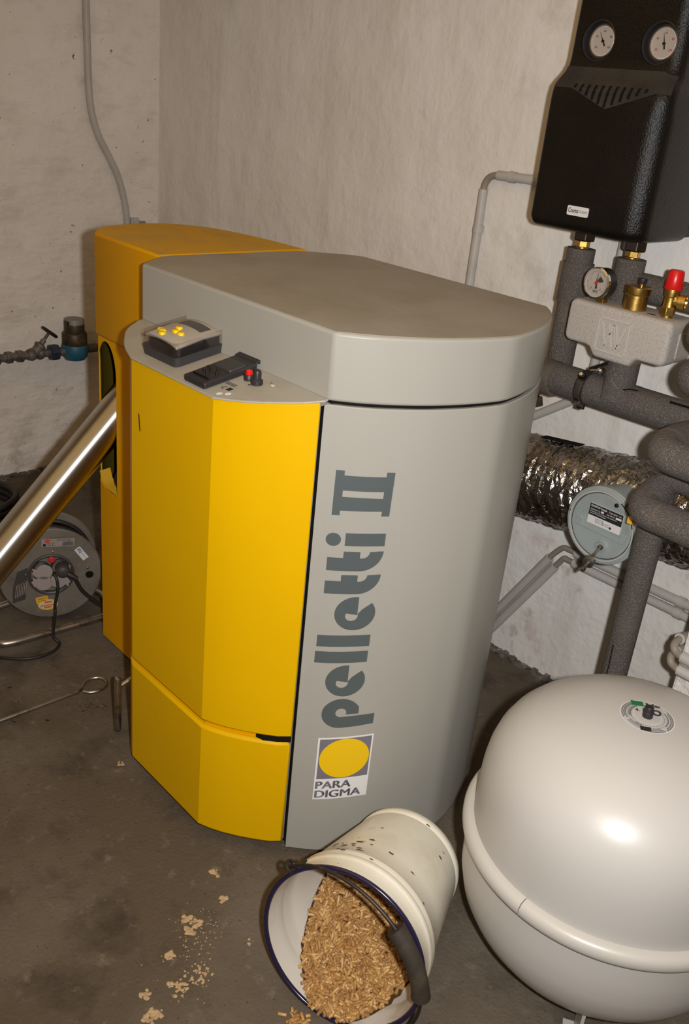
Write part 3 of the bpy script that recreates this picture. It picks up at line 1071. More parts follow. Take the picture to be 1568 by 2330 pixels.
# ears, bail and wooden grip
EA = 138.0
for a in (EA, EA - 180):
    e = obj('ear', MB().obox(bk(0.020, br(0.02) + 0.003, a), BAX * 0.016, (bk(0, 1, a + 90) - BC1) * 0.010, (bk(0, 1, a) - BC1) * 0.0035), 'iron', bucket, smooth=0, bevel=0.002)
    c = bk(0.004, BR1 + 0.009, a)
    tdir = bk(0, 1, a + 90) - BC1
    rdir = bk(0, 1, a) - BC1
    obj('ear_loop', MB().tube([c + rdir * (0.010 * math.cos(k * PI / 8)) - BAX * (0.010 * math.sin(k * PI / 8)) for k in range(16)], 0.0032, 8, closed=True), 'iron', e)
axis_d = (bk(0, 1, EA) - BC1).normalized()
perp = (bk(0, 1, EA - 90) - BC1).normalized()
phi = math.radians(14)
bdir = perp * math.cos(phi) - BAX * math.sin(phi)
RB = BR1 + 0.010
bail = []
for k in range(49):
    t = PI * k / 48
    bail.append(BC1 + BAX * 0.0 + axis_d * (RB * math.cos(t)) + bdir * (RB * math.sin(t)))
obj('bail', MB().tube(bail, 0.0032, 10), 'iron', bucket, label='iron wire bail')
gp = [bail[i] for i in range(23, 36)]
obj('grip', MB().tube(gp, 0.014, 20, radii=[0.0130 + 0.0030 * abs((i - 6) / 6) ** 4 + 0.0018 * (1 - ((i - 6) / 6) ** 2) for i in range(13)]), 'grip_wood', bucket, label='worn dark wooden grip')


# heap surface: rises from the mouth into the bucket
def heap_z(p):
    s = (p - BC1).dot(BAX)
    return 0.006 + 0.56 * max(s + 0.012, -0.004)


def in_bucket(p, margin=0.004):
    d = p - BC1
    s = d.dot(BAX)
    r = (d - BAX * s).length
    return r < br(min(max(s, 0), BL)) - 0.003 - margin


# sloping sheet under the pellets, dark to paint the shade between them, clipped to the bucket
def heap_limits(s):
    """horizontal half width of the heap surface at depth s along the bucket"""
    z = 0.006 + 0.56 * max(s + 0.012, -0.004)
    # points BC1 + BAX*s' + BH*x + BU*y with height z; s is measured along the axis
    cz = BC1.z + BAX.z * s
    y = (z - cz) / BU.z
    R_ = br(max(s, 0)) - 0.0045
    if abs(y) >= R_:
        return None
    return y, math.sqrt(R_ * R_ - y * y)


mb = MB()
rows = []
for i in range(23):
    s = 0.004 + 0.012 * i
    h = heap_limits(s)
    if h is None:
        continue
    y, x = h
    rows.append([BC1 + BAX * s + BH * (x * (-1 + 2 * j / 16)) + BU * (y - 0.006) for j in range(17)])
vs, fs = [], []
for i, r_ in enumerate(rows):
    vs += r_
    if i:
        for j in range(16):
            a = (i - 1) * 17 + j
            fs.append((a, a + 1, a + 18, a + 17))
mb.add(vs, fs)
heap = obj('pellet_heap_shade_sheet', mb, 'pellet_gap_shade', None, smooth=0)
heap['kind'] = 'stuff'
tag(heap, 'bed of wood pellets sloping out of the tipped bucket, on a dark sheet painting the shaded gaps', 'pellets')


def pellet_mesh(L, r, name='wood_pellet'):
    mb_ = MB()
    mb_.lathe((-L / 2, 0, 0), (1, 0, 0), [(r * 0.86, 0), (r, 0.0006), (r, L - 0.0006), (r * 0.86, L)], 8)
    me_ = bpy.data.meshes.new(name)
    me_.from_pydata(mb_.v, [], mb_.f)
    me_.shade_smooth()
    me_.set_sharp_from_angle(angle=math.radians(40))
    return me_


protos = []
for m_ in ('pellet', 'pellet_dark', 'pellet_pale'):
    for L_ in (0.0085, 0.012, 0.015, 0.020):
        me_ = pellet_mesh(L_, 0.0030)
        me_.materials.append(MATS[m_])
        protos.append((me_, m_))


def random_rot(tilt_max):
    a = random.uniform(0, 2 * PI)
    t = random.gauss(0, tilt_max)
    d = V((math.cos(a) * math.cos(t), math.sin(a) * math.cos(t), math.sin(t)))
    return d.to_track_quat('X', 'Z')


slope_q = V((0, 0, 1)).rotation_difference((V((0, 0, 1)) - V((BAX.x, BAX.y, 0)) * 0.5).normalized())
spots = []
while len(spots) < 3400:
    s = random.uniform(0.0, 0.25)
    h = heap_limits(s)
    if h is None:
        continue
    y, x = h
    xx = random.uniform(-x + 0.008, x - 0.008)
    lay = random.choice((0, 0, 1, 1, 2))
    p = BC1 + BAX * s + BH * xx + BU * y + V((0, 0, (lay - 1) * 0.0042 - 0.001 + random.uniform(-0.001, 0.0015)))
    if in_bucket(p, 0.006):
        spots.append((p, lay, s))
# those in the top layer nearest the mouth are the ones seen best
spots.sort(key=lambda q: (-q[1], q[2]))
single, rest = spots[:270], spots[270:]
LBL = 'light brown wood pellet on the heap sloping out of the enamel bucket'
first = None
for p, lay, s in single:
    me_, m_ = random.choice(protos)
    o = bpy.data.objects.new('wood_pellet', me_)
    C.objects.link(o)
    o.location = p
    o.rotation_mode = 'QUATERNION'
    o.rotation_quaternion = slope_q @ random_rot(0.28)
    tag(o, LBL, 'pellet', 'wood pellets in the bucket')
# the many others, in one mesh of real pellets
buf = {m_: MB() for m_ in ('pellet', 'pellet_dark', 'pellet_pale')}
for p, lay, s in rest:
    me_, m_ = random.choice(protos)
    q = slope_q @ random_rot(0.30)
    mtx = Matrix.Translation(p) @ q.to_matrix().to_4x4()
    buf[m_].add([mtx @ v_.co for v_ in me_.vertices], [tuple(f.vertices) for f in me_.polygons])
for m_, b_ in buf.items():
    o = obj('packed_pellets', b_, m_, heap, smooth=40, fix=False)
    o['kind'] = 'stuff'
# pellets spilled on the floor by the rim
for k in range(26):
    x = 2.404 + random.gauss(0, 0.014)
    y = -1.219 + random.gauss(0, 0.008)
    me_, m_ = random.choice(protos)
    o = bpy.data.objects.new('wood_pellet', me_)
    C.objects.link(o)
    o.location = (x, y, 0.0034 + (0.0055 if k > 15 else 0))
    o.rotation_mode = 'QUATERNION'
    o.rotation_quaternion = random_rot(0.05)
    tag(o, 'light brown wood pellet spilled on the concrete floor below the bucket rim', 'pellet', 'wood pellets spilled on the floor')

# ------------------------------------------------------------------ pump group in black insulation
pg = thing('pump_group', 'black foam insulated pump unit with two dial thermometers on the back wall', 'pump', (2.038, 0, 1.2))


def prect(hw, yf, r, z, cxp=2.0385, yb=-0.052, n=8, rb=0.006):
    """rounded cross-section, front corners radius r, at height z"""
    out = []
    rl = min(r, 0.011)                                # the left front corner is the sharper one
    hw_l = hw + 0.0215 if hw > 0.1225 else hw + 0.0215 + (0.1225 - hw) * 0.8
    for sx, cy_, rr_, a in ((1, yb - rb, rb, 0), (-1, yb - rb, rb, 90), (-1, yf + rl, rl, 180), (1, yf + r, r, 270)):
        for k in range(n + 1):
            t = math.radians(a + 90 * k / n)
            out.append((cxp + sx * ((hw if sx > 0 else hw_l) - rr_) + rr_ * math.cos(t), cy_ + rr_ * math.sin(t), z))
    return out


rows = []
for k in range(7):                                   # rounded lower edge
    t = PI / 2 * k / 6
    e = 0.022 * (1 - math.sin(t))
    rows.append(prect(0.125 - e, -0.250 + e, 0.042, 1.212 + 0.022 * (1 - math.cos(t))))
for z in (1.30, 1.38, 1.44):
    rows.append(prect(0.125, -0.250, 0.042, z))
for z, hw, yf in ((1.470, 0.1248, -0.2495), (1.484, 0.1242, -0.2475), (1.494, 0.1225, -0.243), (1.502, 0.120, -0.236), (1.509, 0.1175, -0.228), (1.518, 0.115, -0.219),
                  (1.530, 0.113, -0.2125), (1.545, 0.112, -0.210), (1.60, 0.111, -0.209), (1.65, 0.110, -0.208)):
    rows.append(prect(hw, yf, 0.034 if z < 1.53 else 0.028, z))
for k in range(1, 7):
    t = PI / 2 * k / 6
    e = 0.02 * (1 - math.cos(t))
    rows.append(prect(0.110 - e, -0.208 + e, 0.022, 1.655 + 0.02 * math.sin(t)))
shell = obj('front_shell', MB().rings(rows), 'black_foam', pg, smooth=60)
cut(shell, [MB().cyl((x, -0.30, 1.576), (x, -0.190, 1.576), 0.0388, seg=48) for x in (1.958, 2.095)], 60)
obj('back_shell', MB().rings([prect(0.118, -0.050, 0.004, 1.222, yb=-0.002), prect(0.121, -0.050, 0.004, 1.24, yb=-0.002), prect(0.121, -0.050, 0.004, 1.50, yb=-0.002), prect(0.108, -0.050, 0.004, 1.53, yb=-0.002), prect(0.106, -0.050, 0.004, 1.66, yb=-0.002)]), 'black_foam', pg, smooth=40)
# dusty V-shaped vent field with eleven slots
vent = obj('vent_field', MB().add([(1.940, -0.2484, 1.487), (2.136, -0.2484, 1.487), (2.030, -0.2512, 1.452)], [(0, 2, 1)]), 'foam_dust', pg, smooth=0, label='dusty vent field with slanting slots')
for k in range(11):
    x = 1.950 + 0.0162 * k
    L_ = 0.004 + 0.0365 * (1 - abs(k - 5) / 5.6)
    zt = 1.4945
    pts = []
    for j in range(7):
        z = zt - L_ * j / 6
        yf = -0.2440 - 0.0062 * min(1, (zt - z) / 0.014) if z > 1.480 else -0.2502
        xo = x - 0.10 * L_ * j / 6
        pts.append((xo, yf - 0.0016, z))
    vs = [(p[0] - 0.0024, p[1], p[2]) for p in pts] + [(p[0] + 0.0024, p[1], p[2]) for p in pts]
    vs += [(p[0] - 0.0024, p[1] + 0.006, p[2]) for p in pts] + [(p[0] + 0.0024, p[1] + 0.006, p[2]) for p in pts]
    n = 7
    mb = MB().add(vs, [(i, i + 1, n + i + 1, n + i) for i in range(n - 1)] + [(2 * n + i, 2 * n + i + 1, i + 1, i) for i in range(n - 1)] + [(n + i, n + i + 1, 3 * n + i + 1, 3 * n + i) for i in range(n - 1)])
    obj('vent_slot', mb, 'gap_black', vent, smooth=0)
led = []
for z, hw, yf in ((1.486, 0.1245, -0.2477), (1.494, 0.1230, -0.2437), (1.502, 0.1205, -0.2367), (1.509, 0.118, -0.2287), (1.518, 0.1155, -0.2197), (1.527, 0.1138, -0.2148)):
    led.append([p for p in prect(hw, yf, 0.034, z) if p[1] < yf + 0.02])
n = min(len(r_) for r_ in led)
vs = [p for r_ in led for p in r_[:n]]
obj('dust_film', MB().add(vs, [(i * n + j, i * n + j + 1, i * n + n + j + 1, i * n + n + j) for i in range(len(led) - 1) for j in range(n - 1)]), 'foam_dust', pg, smooth=60)


def dial_thermometer(cx_, cz_, ink, label, ang):
    y = -0.192
    g = obj('thermometer', MB().lathe((cx_ - 0.004, y + 0.004, cz_), (0, -1, 0), [(0.0384, 0), (0.0384, 0.020), (0.0372, 0.0205), (0.0355, 0.018), (0.0340, 0.004), (0.0005, 0.004)], 48), 'black_plastic', pg, smooth=40, label=label)
    obj('dial', MB().lathe((cx_, y, cz_), (0, -1, 0), [(0.0280, 0.001), (0.0280, 0.0045)], 40), 'dial_white', g)
    obj('dial_ring', MB().lathe((cx_, y, cz_), (0, -1, 0), [(0.0296, 0.004), (0.0296, 0.009), (0.0272, 0.009), (0.0272, 0.0046)], 40, False, False), 'chrome', g)
    m2 = MB()
    for k, n_ in enumerate(('20', '40', '60', '80', '100')):
        a = math.radians(215 - 62.5 * k)
        put_text(m2, n_, planar((cx_ + 0.0185 * math.cos(a), y - 0.005, cz_ + 0.0185 * math.sin(a) - 0.002), (1, 0, 0), (0, 0, 1)), 0.0056, centre=True, bold=0.01)
    for k in range(26):
        a = math.radians(235 - 290 * k / 25)
        ca, sa = math.cos(a), math.sin(a)
        m2.add([(cx_ + r_ * ca + o_ * sa, y - 0.005, cz_ + r_ * sa - o_ * ca) for r_, o_ in ((0.0225, -0.0002), (0.0245, -0.0002), (0.0245, 0.0002), (0.0225, 0.0002))], [(0, 1, 2, 3)])
    obj('scale', m2, ink, g, smooth=0)
    a = math.radians(ang)
    d_ = V((math.cos(a), 0, math.sin(a)))
    p_ = V((-d_.z, 0, d_.x))
    c_ = V((cx_, y - 0.0062, cz_))
    obj('needle', MB().slab([c_ + d_ * 0.020, c_ + p_ * 0.0012 - d_ * 0.002, c_ - d_ * 0.010 + p_ * 0.0016, c_ - d_ * 0.010 - p_ * 0.0016, c_ - p_ * 0.0012 - d_ * 0.002], (0, 1, 0), 0.0006), 'ink', g, smooth=0)
    obj('needle_hub', MB().lathe((cx_, y - 0.005, cz_), (0, -1, 0), [(0.0028, 0), (0.0028, 0.003)], 14), 'ink', g)
    obj('glass', MB().lathe((cx_, y, cz_), (0, -1, 0), [(0.0265, 0.0095), (0.0265, 0.0105)], 40), 'gauge_glass', g)


dial_thermometer(1.962, 1.576, 'ink_blue', 'dial thermometer with blue numbers', 122)
dial_thermometer(2.099, 1.576, 'ink_red', 'dial thermometer with red numbers', 104)
lb = obj('name_plate', MB().rings([rrect(2.014, 1.2555, 0.026, 0.0095, 0.003, 0, 3), rrect(2.014, 1.2555, 0.026, 0.0095, 0.003, 0.002, 3)]), 'label_white', pg, smooth=0, label='small white maker plate')
for v_ in lb.data.vertices:
    v_.co = V((v_.co.x, -0.2498 - v_.co.z, v_.co.y))
mb = MB()
put_text(mb, 'Cosmo', planar((1.991, -0.2521, 1.2520), (1, 0, 0), (0, 0, 1)), 0.0125, 0.025, bold=0.02)
obj('plate_lettering', mb, 'ink', lb, smooth=0)
mb = MB()
put_text(mb, 'THERM', planar((2.0170, -0.2521, 1.2525), (1, 0, 0), (0, 0, 1)), 0.0078, 0.0205)
obj('plate_lettering', mb, 'ink_grey', lb, smooth=0)


def hexa(c, d, r, h, rot=0.0):
    c, d = V(c), V(d).normalized()
    u, v_ = frame(d)
    rr_ = []
    for k, (ra, hh) in enumerate(((r * 0.94, 0), (r, h * 0.12), (r, h * 0.88), (r * 0.94, h))):
        rr_.append([c + d * hh + u * (ra * math.cos(rot + i * PI / 3)) + v_ * (ra * math.sin(rot + i * PI / 3)) for i in range(6)])
    return MB().rings(rr_)


PX1, PX2, PY = 1.976, 2.103, -0.15
for x in (PX1, PX2):
    nb = obj('union_nut', hexa((x, PY, 1.213), (0, 0, -1), 0.0255, 0.0255, 0.3), 'dark_metal', pg, smooth=0, bevel=0.002)
    obj('union_washer', MB().cyl((x, PY, 1.222), (x, PY, 1.212), 0.026, seg=24), 'black_plastic', nb)
    obj('brass_nut', hexa((x, PY, 1.1885), (0, 0, -1), 0.0165, 0.0145, 0.9), 'brass', pg, smooth=0, bevel=0.0012, label='brass hexagon fitting')
    obj('brass_neck', MB().cyl((x, PY, 1.178), (x, PY, 1.165), 0.0135, seg=20), 'brass', pg)

# ------------------------------------------------------------------ insulated pipes
def foam(name, label, pts, r, rad=0.05, m='pipe_foam', seg=28, group=None):
    t = thing(name, label, 'pipe', pts[0], group)
    obj('foam_sleeve', MB().tube(bend_path(pts, rad, 10), r, seg), m, t, smooth=60)
    return t


p1 = foam('insulated_pipe', 'dark foam lagged pipe below the left nut of the black pump unit', [(PX1, PY, 1.17), (PX1, PY, 0.90)], 0.031)
obj('foam_collar', MB().lathe((PX1, PY, 1.140), (0, 0, -1), [(0.0345, 0), (0.035, 0.003), (0.035, 0.085), (0.0335, 0.088)], 28), 'pipe_foam', p1)
obj('sleeve_mouth', MB().lathe((PX1, PY, 1.171), (0, 0, 1), [(0.031, -0.001), (0.031, 0.0), (0.016, 0.0008)], 28, False, True), 'pipe_foam_dusty', p1)
p2 = foam('insulated_pipe', 'dark foam lagged pipe turning right below the right nut of the pump unit', [(PX2, PY, 1.17), (PX2, PY, 1.02)], 0.031)
obj('foam_branch', MB().tube([(PX2, PY + 0.004, 1.118), (2.488, PY + 0.004, 1.118)], 0.030, 28), 'pipe_foam', p2)
obj('sleeve_mouth', MB().lathe((PX2, PY, 1.171), (0, 0, 1), [(0.031, -0.001), (0.031, 0.0), (0.016, 0.0008)], 28, False, True), 'pipe_foam_dusty', p2)
mp = foam('insulated_pipe', 'long dark foam lagged pipe held by a steel clamp below the grey manifold', [(1.90, -0.2, 0.888), (2.49, -0.2, 0.892)], 0.0365)
obj('foam_joint', MB().tube([(2.205, -0.2, 0.8905), (2.215, -0.2, 0.8906)], 0.0367, 28), 'pipe_foam', mp, smooth=0)
obj('foam_split', MB().tube(smooth_path([(2.145, -0.213, 0.9265), (2.17, -0.222, 0.9235), (2.195, -0.2285, 0.919), (2.205, -0.225, 0.9225), (2.225, -0.222, 0.9245)], 6), 0.0016, 6), 'gap_black', mp)
obj('foam_split', MB().tube(smooth_path([(2.300, -0.222, 0.9225), (2.34, -0.222, 0.923), (2.45, -0.222, 0.923)], 6), 0.0025, 6), 'gap_black', mp)
# steel pipe clamp round it
cx_ = 2.091
cl_ = obj('pipe_clamp', MB().rings([[(cx_ + dx, -0.2 + r_ * math.cos(t), 0.8895 + r_ * math.sin(t)) for dx, r_ in ((-0.011, 0.0366), (-0.011, 0.0385), (0.011, 0.0385), (0.011, 0.0366))] for t in [2 * PI * k / 40 for k in range(40)]], closed=True), 'black_plastic', mp, smooth=40, label='black clamp band with steel saddle')
obj('clamp_saddle', MB().rings([[(cx_ + dx, -0.2 + r_ * math.cos(t), 0.8895 + r_ * math.sin(t)) for dx, r_ in ((-0.007, 0.0385), (-0.006, 0.041), (0.006, 0.041), (0.007, 0.0385))] for t in [math.radians(150 + 100 * k / 16) for k in range(17)]]), 'chrome', cl_, smooth=40)
for t in (135, 258):
    t = math.radians(t)
    c_ = V((cx_, -0.2 + 0.043 * math.cos(t), 0.8895 + 0.043 * math.sin(t)))
    d_ = V((0, math.cos(t), math.sin(t)))
    obj('clamp_lug', MB().obox(c_, (0.008, 0, 0), d_ * 0.006, d_.cross(V((1, 0, 0))) * 0.005), 'dark_metal', cl_, smooth=0, bevel=0.002)
    obj('clamp_screw', MB().lathe(c_ + V((0, -0.003, 0.003)), V((0.1, -0.7, 0.5)), [(0.0045, 0), (0.0055, 0.003), (0.004, 0.006), (0.0005, 0.0065)], 12), 'chrome', cl_)
obj('clamp_bolt', MB().lathe((2.100, -0.212, 0.932), (0.9, -0.25, 0.28), [(0.0045, 0), (0.0045, 0.026), (0.0085, 0.027), (0.009, 0.034), (0.006, 0.038), (0.0005, 0.039)], 16), 'chrome', cl_)
obj('clamp_rod', MB().cyl((2.085, -0.19, 0.930), (2.085, 0.0, 0.944), 0.004, seg=10), 'dark_metal', cl_)
# stub between manifold and pipe
obj('tee_branch', MB().lathe((2.170, -0.205, 0.975), (0.0, 0, -1), [(0.0335, 0), (0.0335, 0.045), (0.0375, 0.075), (0.039, 0.085)], 28), 'pipe_foam', mp, smooth=60)
# ball valve at its left end, half hidden behind the boiler
bv = thing('ball_valve', 'dusty brass ball valve at the left end of the long lagged pipe', 'valve', (1.985, -0.2, 0.862))
obj('valve_body', hexa((1.985, -0.236, 0.842), (0.3, 0, -1), 0.019, 0.022, 0.4), 'old_brass', bv, smooth=0, bevel=0.002)
obj('valve_flange', MB().lathe((2.012, -0.2, 0.886), (-1, 0, -0.02), [(0.041, 0), (0.041, 0.03), (0.036, 0.032)], 28), 'pipe_foam_dusty', bv)
obj('valve_stem', MB().cyl((1.985, -0.236, 0.846), (1.985, -0.205, 0.885), 0.009, seg=12), 'old_brass', bv)

# ------------------------------------------------------------------ manifold with safety fittings
sg = thing('safety_manifold', 'speckled grey foam block with pressure gauge, brass air vent and red capped valve', 'manifold', (2.157, -0.2, 0.97))
X0, X1 = 2.036, 2.280
outl = [(X0, 0.992), (X0 + 0.058, 0.992), (X0 + 0.066, 0.990), (X0 + 0.076, 0.977), (X0 + 0.085, 0.9715), (2.196, 0.9715), (2.205, 0.975), (2.212, 0.987), (2.219, 0.990), (X1, 0.990), (X1, 1.083), (X0, 1.083)]


def round_poly(poly, rads):
    out = []
    n_ = len(poly)
    for i in range(n_):
        a, b, c = V(poly[i - 1]), V(poly[i]), V(poly[(i + 1) % n_])
        r_ = rads.get(i, 0)
        if not r_:
            out.append((b.x, b.y))
            continue
        p0, p1 = b + (a - b).normalized() * r_, b + (c - b).normalized() * r_
        for k in range(7):
            t = k / 6
            q = p0 * (1 - t) ** 2 + b * 2 * t * (1 - t) + p1 * t * t
            out.append((q.x, q.y))
    return out


op = round_poly(outl, {0: 0.018, 9: 0.018, 10: 0.018, 11: 0.018})
rows = []
for k in range(6):
    t = PI / 2 * k / 5
    e = 0.009 * (1 - math.sin(t))
    rows.append([(x, -0.250 + 0.012 * (1 - math.cos(t)), z) for x, z in inset(op, e)])
rows = [[(x, -0.205, z) for x, z in op]] + rows[::-1][:1] + rows[::-1][1:]
obj('block_front', MB().rings(rows), 'grey_eps', sg, smooth=50)
obj('block_back', MB().rings([[(x, -0.2045, z) for x, z in inset(op, 0.001)], [(x, -0.150, z) for x, z in inset(op, 0.001)]]), 'grey_eps', sg, smooth=50)
obj('block_latch', MB().box((X1 - 0.001, -0.213, 1.005), (X1 + 0.003, -0.185, 1.058)), 'grey_eps', sg, smooth=0, bevel=0.002)
# embossed square with a W
mb = MB()


def bar2(a, b, wd, th, mb_):
    a, b = V((a[0], 0, a[1])), V((b[0], 0, b[1]))
    d_ = (b - a).normalized()
    p_ = V((-d_.z, 0, d_.x)) * (wd / 2)
    mb_.slab([a - p_ + V((0, -0.2498, 0)), b - p_ + V((0, -0.2498, 0)), b + p_ + V((0, -0.2498, 0)), a + p_ + V((0, -0.2498, 0))], (0, -1, 0), th)


for a, b in (((2.119, 1.060), (2.191, 1.060)), ((2.191, 1.060), (2.191, 0.992)), ((2.191, 0.992), (2.119, 0.992)), ((2.119, 0.992), (2.119, 1.060))):
    bar2(a, b, 0.0024, 0.0030, mb)
for a, b in (((2.127, 1.050), (2.141, 1.003)), ((2.141, 1.003), (2.155, 1.050)), ((2.155, 1.050), (2.169, 1.003)), ((2.169, 1.003), (2.183, 1.050)), ((2.143, 1.050), (2.157, 1.003)), ((2.159, 1.050), (2.173, 1.003))):
    bar2(a, b, 0.0024, 0.0026, mb)
obj('embossed_emblem', mb, 'eps_edge', sg, smooth=0, label='moulded W in a square frame')
# pressure gauge
gx, gy, gz = 2.098, -0.228, 1.124
gd = V((-0.10, -1, 0.02)).normalized()
gu = gd.cross(V((0, 0, 1))).normalized()
gu = -gu if gu.x < 0 else gu
gv = V((0, 0, 1)) - gd * gd.z
gv.normalize()
gauge = obj('pressure_gauge', MB().lathe(V((gx, gy, gz)), gd, [(0.029, -0.002), (0.031, 0), (0.031, 0.026)], 40), 'black_plastic', sg, smooth=40, label='round pressure gauge with white dial')
obj('gauge_ring', MB().lathe(V((gx, gy, gz)), gd, [(0.0312, 0.022), (0.0325, 0.023), (0.0325, 0.029), (0.029, 0.0305), (0.029, 0.027)], 40, False, False), 'chrome', gauge)
gc = V((gx, gy, gz)) + gd * 0.0268
obj('dial', MB().lathe(V((gx, gy, gz)), gd, [(0.029, 0.024), (0.029, 0.0268)], 40), 'dial_white', gauge)


def gpt(r_, a, off=0.0005):
    a = math.radians(a)
    return gc + gu * (r_ * math.cos(a)) + gv * (r_ * math.sin(a)) + gd * off


mb = MB()
for k in range(31):
    a = 225 - 270 * k / 30
    l_ = 0.0225 if k % 5 else 0.0205
    mb.add([gpt(l_, a - 0.8), gpt(0.0255, a - 0.8), gpt(0.0255, a + 0.8), gpt(l_, a + 0.8)], [(0, 1, 2, 3)])
for k, s_ in enumerate(('0', '1', '2', '3', '4')):
    p_ = gpt(0.0165, 225 - 67.5 * k)
    put_text(mb, s_, planar(p_ - gv * 0.002, gu, gv), 0.0062, centre=True)
put_text(mb, 'WATTS', planar(gpt(0.0195, 270), gu, gv), 0.0065, 0.013, bold=0.03, centre=True)
put_text(mb, 'bar', planar(gpt(0.0125, 270), gu, gv), 0.0045, centre=True)
obj('scale', mb, 'ink', gauge, smooth=0)
mb = MB()
mb.add([gpt(0.005, 60), *[gpt(0.0160, 64 - 48 * k / 10) for k in range(11)], gpt(0.005, 18)], [tuple(range(13))])
obj('green_sector', mb, 'dial_green', gauge, smooth=0)
obj('red_needle', MB().add([gpt(0.002, 160, .0012), gpt(0.0205, 68, .0012), gpt(0.002, -20, .0012)], [(0, 1, 2)]), 'ink_red', gauge, smooth=0)
obj('needle', MB().add([gpt(0.0013, 190, .0018), gpt(0.022, 92, .0018), gpt(0.0013, 0, .0018), gpt(0.011, 292, .0018), gpt(0.011, 268, .0018)], [(0, 1, 2, 3, 4)]), 'ink', gauge, smooth=0)
obj('needle_hub', MB().lathe(gc, gd, [(0.0035, 0.001), (0.0035, 0.0035), (0.0005, 0.004)], 14), 'ink_red', gauge)
obj('glass', MB().lathe(gc, gd, [(0.0288, 0.0030), (0.0288, 0.0036)], 40), 'gauge_glass', gauge)
obj('gauge_stem', MB().box((gx - 0.009, gy - 0.008, 1.080), (gx + 0.009, gy + 0.010, 1.094)), 'brass', gauge, smooth=0, bevel=0.001)
# brass air vent
ax_, ay_ = 2.168, -0.212
av = obj('air_vent', MB().lathe((ax_, ay_, 1.080), (0, 0, 1), [(0.0215, 0), (0.0245, 0.004), (0.0245, 0.033), (0.0262, 0.035), (0.0265, 0.036), (0.0265, 0.049), (0.025, 0.0505), (0.0005, 0.051)], 40), 'brass', sg, smooth=35, label='cylindrical brass air vent')
obj('vent_screw', MB().cyl((ax_ + .006, ay_, 1.130), (ax_ + .006, ay_, 1.138), 0.005, seg=14), 'brass', av)
obj('vent_cap', MB().lathe((ax_ + .006, ay_, 1.1365), (0, 0, 1), [(0.0085, 0), (0.009, 0.001), (0.0085, 0.011), (0.0005, 0.0115)], 16), 'black_plastic', av, label='black cap of the air vent')
# safety valve with a red cap
vx_, vy_ = 2.243, -0.212
sv = obj('safety_valve', MB().lathe((vx_, vy_, 1.078), (0, 0, 1), [(0.0115, 0), (0.0115, 0.012), (0.0130, 0.012), (0.0130, 0.030), (0.0125, 0.034), (0.0128, 0.046), (0.0150, 0.048), (0.0160, 0.060), (0.0155, 0.064)], 32), 'brass', sg, smooth=35, label='brass safety valve under a red cap')
obj('valve_hexagon', hexa((vx_, vy_, 1.088), (0, 0, 1), 0.0155, 0.017, 0.25), 'brass', sv, smooth=0, bevel=0.001)
obj('valve_outlet', MB().lathe((vx_, vy_, 1.118), (0.96, 0.28, 0), [(0.010, 0), (0.010, 0.014), (0.0155, 0.016), (0.0160, 0.030), (0.0125, 0.031), (0.0115, 0.024)], 28, True, True), 'brass', sv, smooth=35)
rows = []
for z, r_ in ((0.062, 0.0170), (0.0635, 0.0178), (0.096, 0.0145), (0.099, 0.0128), (0.0995, 0.0005)):
    rows.append([(vx_ + (r_ + (0.0007 if (k % 2) else 0) * (1 if z < 0.098 else 0)) * math.cos(2 * PI * k / 48), vy_ + (r_ + (0.0007 if (k % 2) else 0) * (1 if z < 0.098 else 0)) * math.sin(2 * PI * k / 48), 1.078 + z) for k in range(48)])
obj('red_cap', MB().rings(rows), 'red_plastic', sv, smooth=40, label='red fluted plastic cap')
obj('vent_mark', MB().obox((2.213, -0.220, 1.0832), (0.008, 0.002, 0), (0, 0.002, 0), (0, 0, 0.0006)), 'gap_black', sg, smooth=0)

# lagged pipes that come in from the right
q = foam('insulated_pipe', 'grey foam lagged elbow right of the red capped safety valve', [(4.29, -0.38, 1.098), (2.395, -0.38, 1.098), (2.395, -0.27, 1.098)], 0.033, 0.05)
q = foam('insulated_pipe', 'grey foam lagged elbow at the lower right corner of the grey manifold', [(4.29, -0.41, 1.028), (2.412, -0.41, 1.028), (2.412, -0.25, 1.028)], 0.034, 0.05)
q = foam('insulated_pipe', 'dusty foam lagged elbow above the foil wrapped flue', [(4.29, -0.45, 0.893), (2.412, -0.45, 0.893), (2.398, -0.36, 0.900), (2.43, -0.24, 0.900), (2.45, -0.228, 0.898)], 0.0315, 0.055)
obj('foam_joint', MB().tube([(2.405, -0.405, 0.8965), (2.403, -0.398, 0.8975)], 0.0318, 28), 'pipe_foam_dusty', q, smooth=0)
q = foam('insulated_pipe', 'foam lagged elbow beside the round draught regulator', [(4.29, -0.42, 0.762), (2.389, -0.42, 0.762), (2.384, -0.355, 0.785)], 0.0315, 0.055)
obj('foam_joint', MB().tube([(2.43, -0.42, 0.762), (2.434, -0.42, 0.762)], 0.0318, 28), 'pipe_foam_dusty', q, smooth=0)
obj('yellow_clip', MB().box((2.331, -0.345, 0.690), (2.343, -0.331, 0.706)), 'label_yellow', q, smooth=0, bevel=0.002, label='bit of yellow plastic')
q = foam('insulated_pipe', 'upright foam lagged pipe rising behind the white expansion tank', [(2.3765, -0.3225, 0.0), (2.3765, -0.3225, 0.812), (4.29, -0.3225, 0.83)], 0.0278, 0.05)
obj('foam_split', MB().tube([(2.373, -0.3504, 0.30), (2.374, -0.3504, 0.37), (2.372, -0.3504, 0.42)], 0.0012, 6), 'gap_black', q)

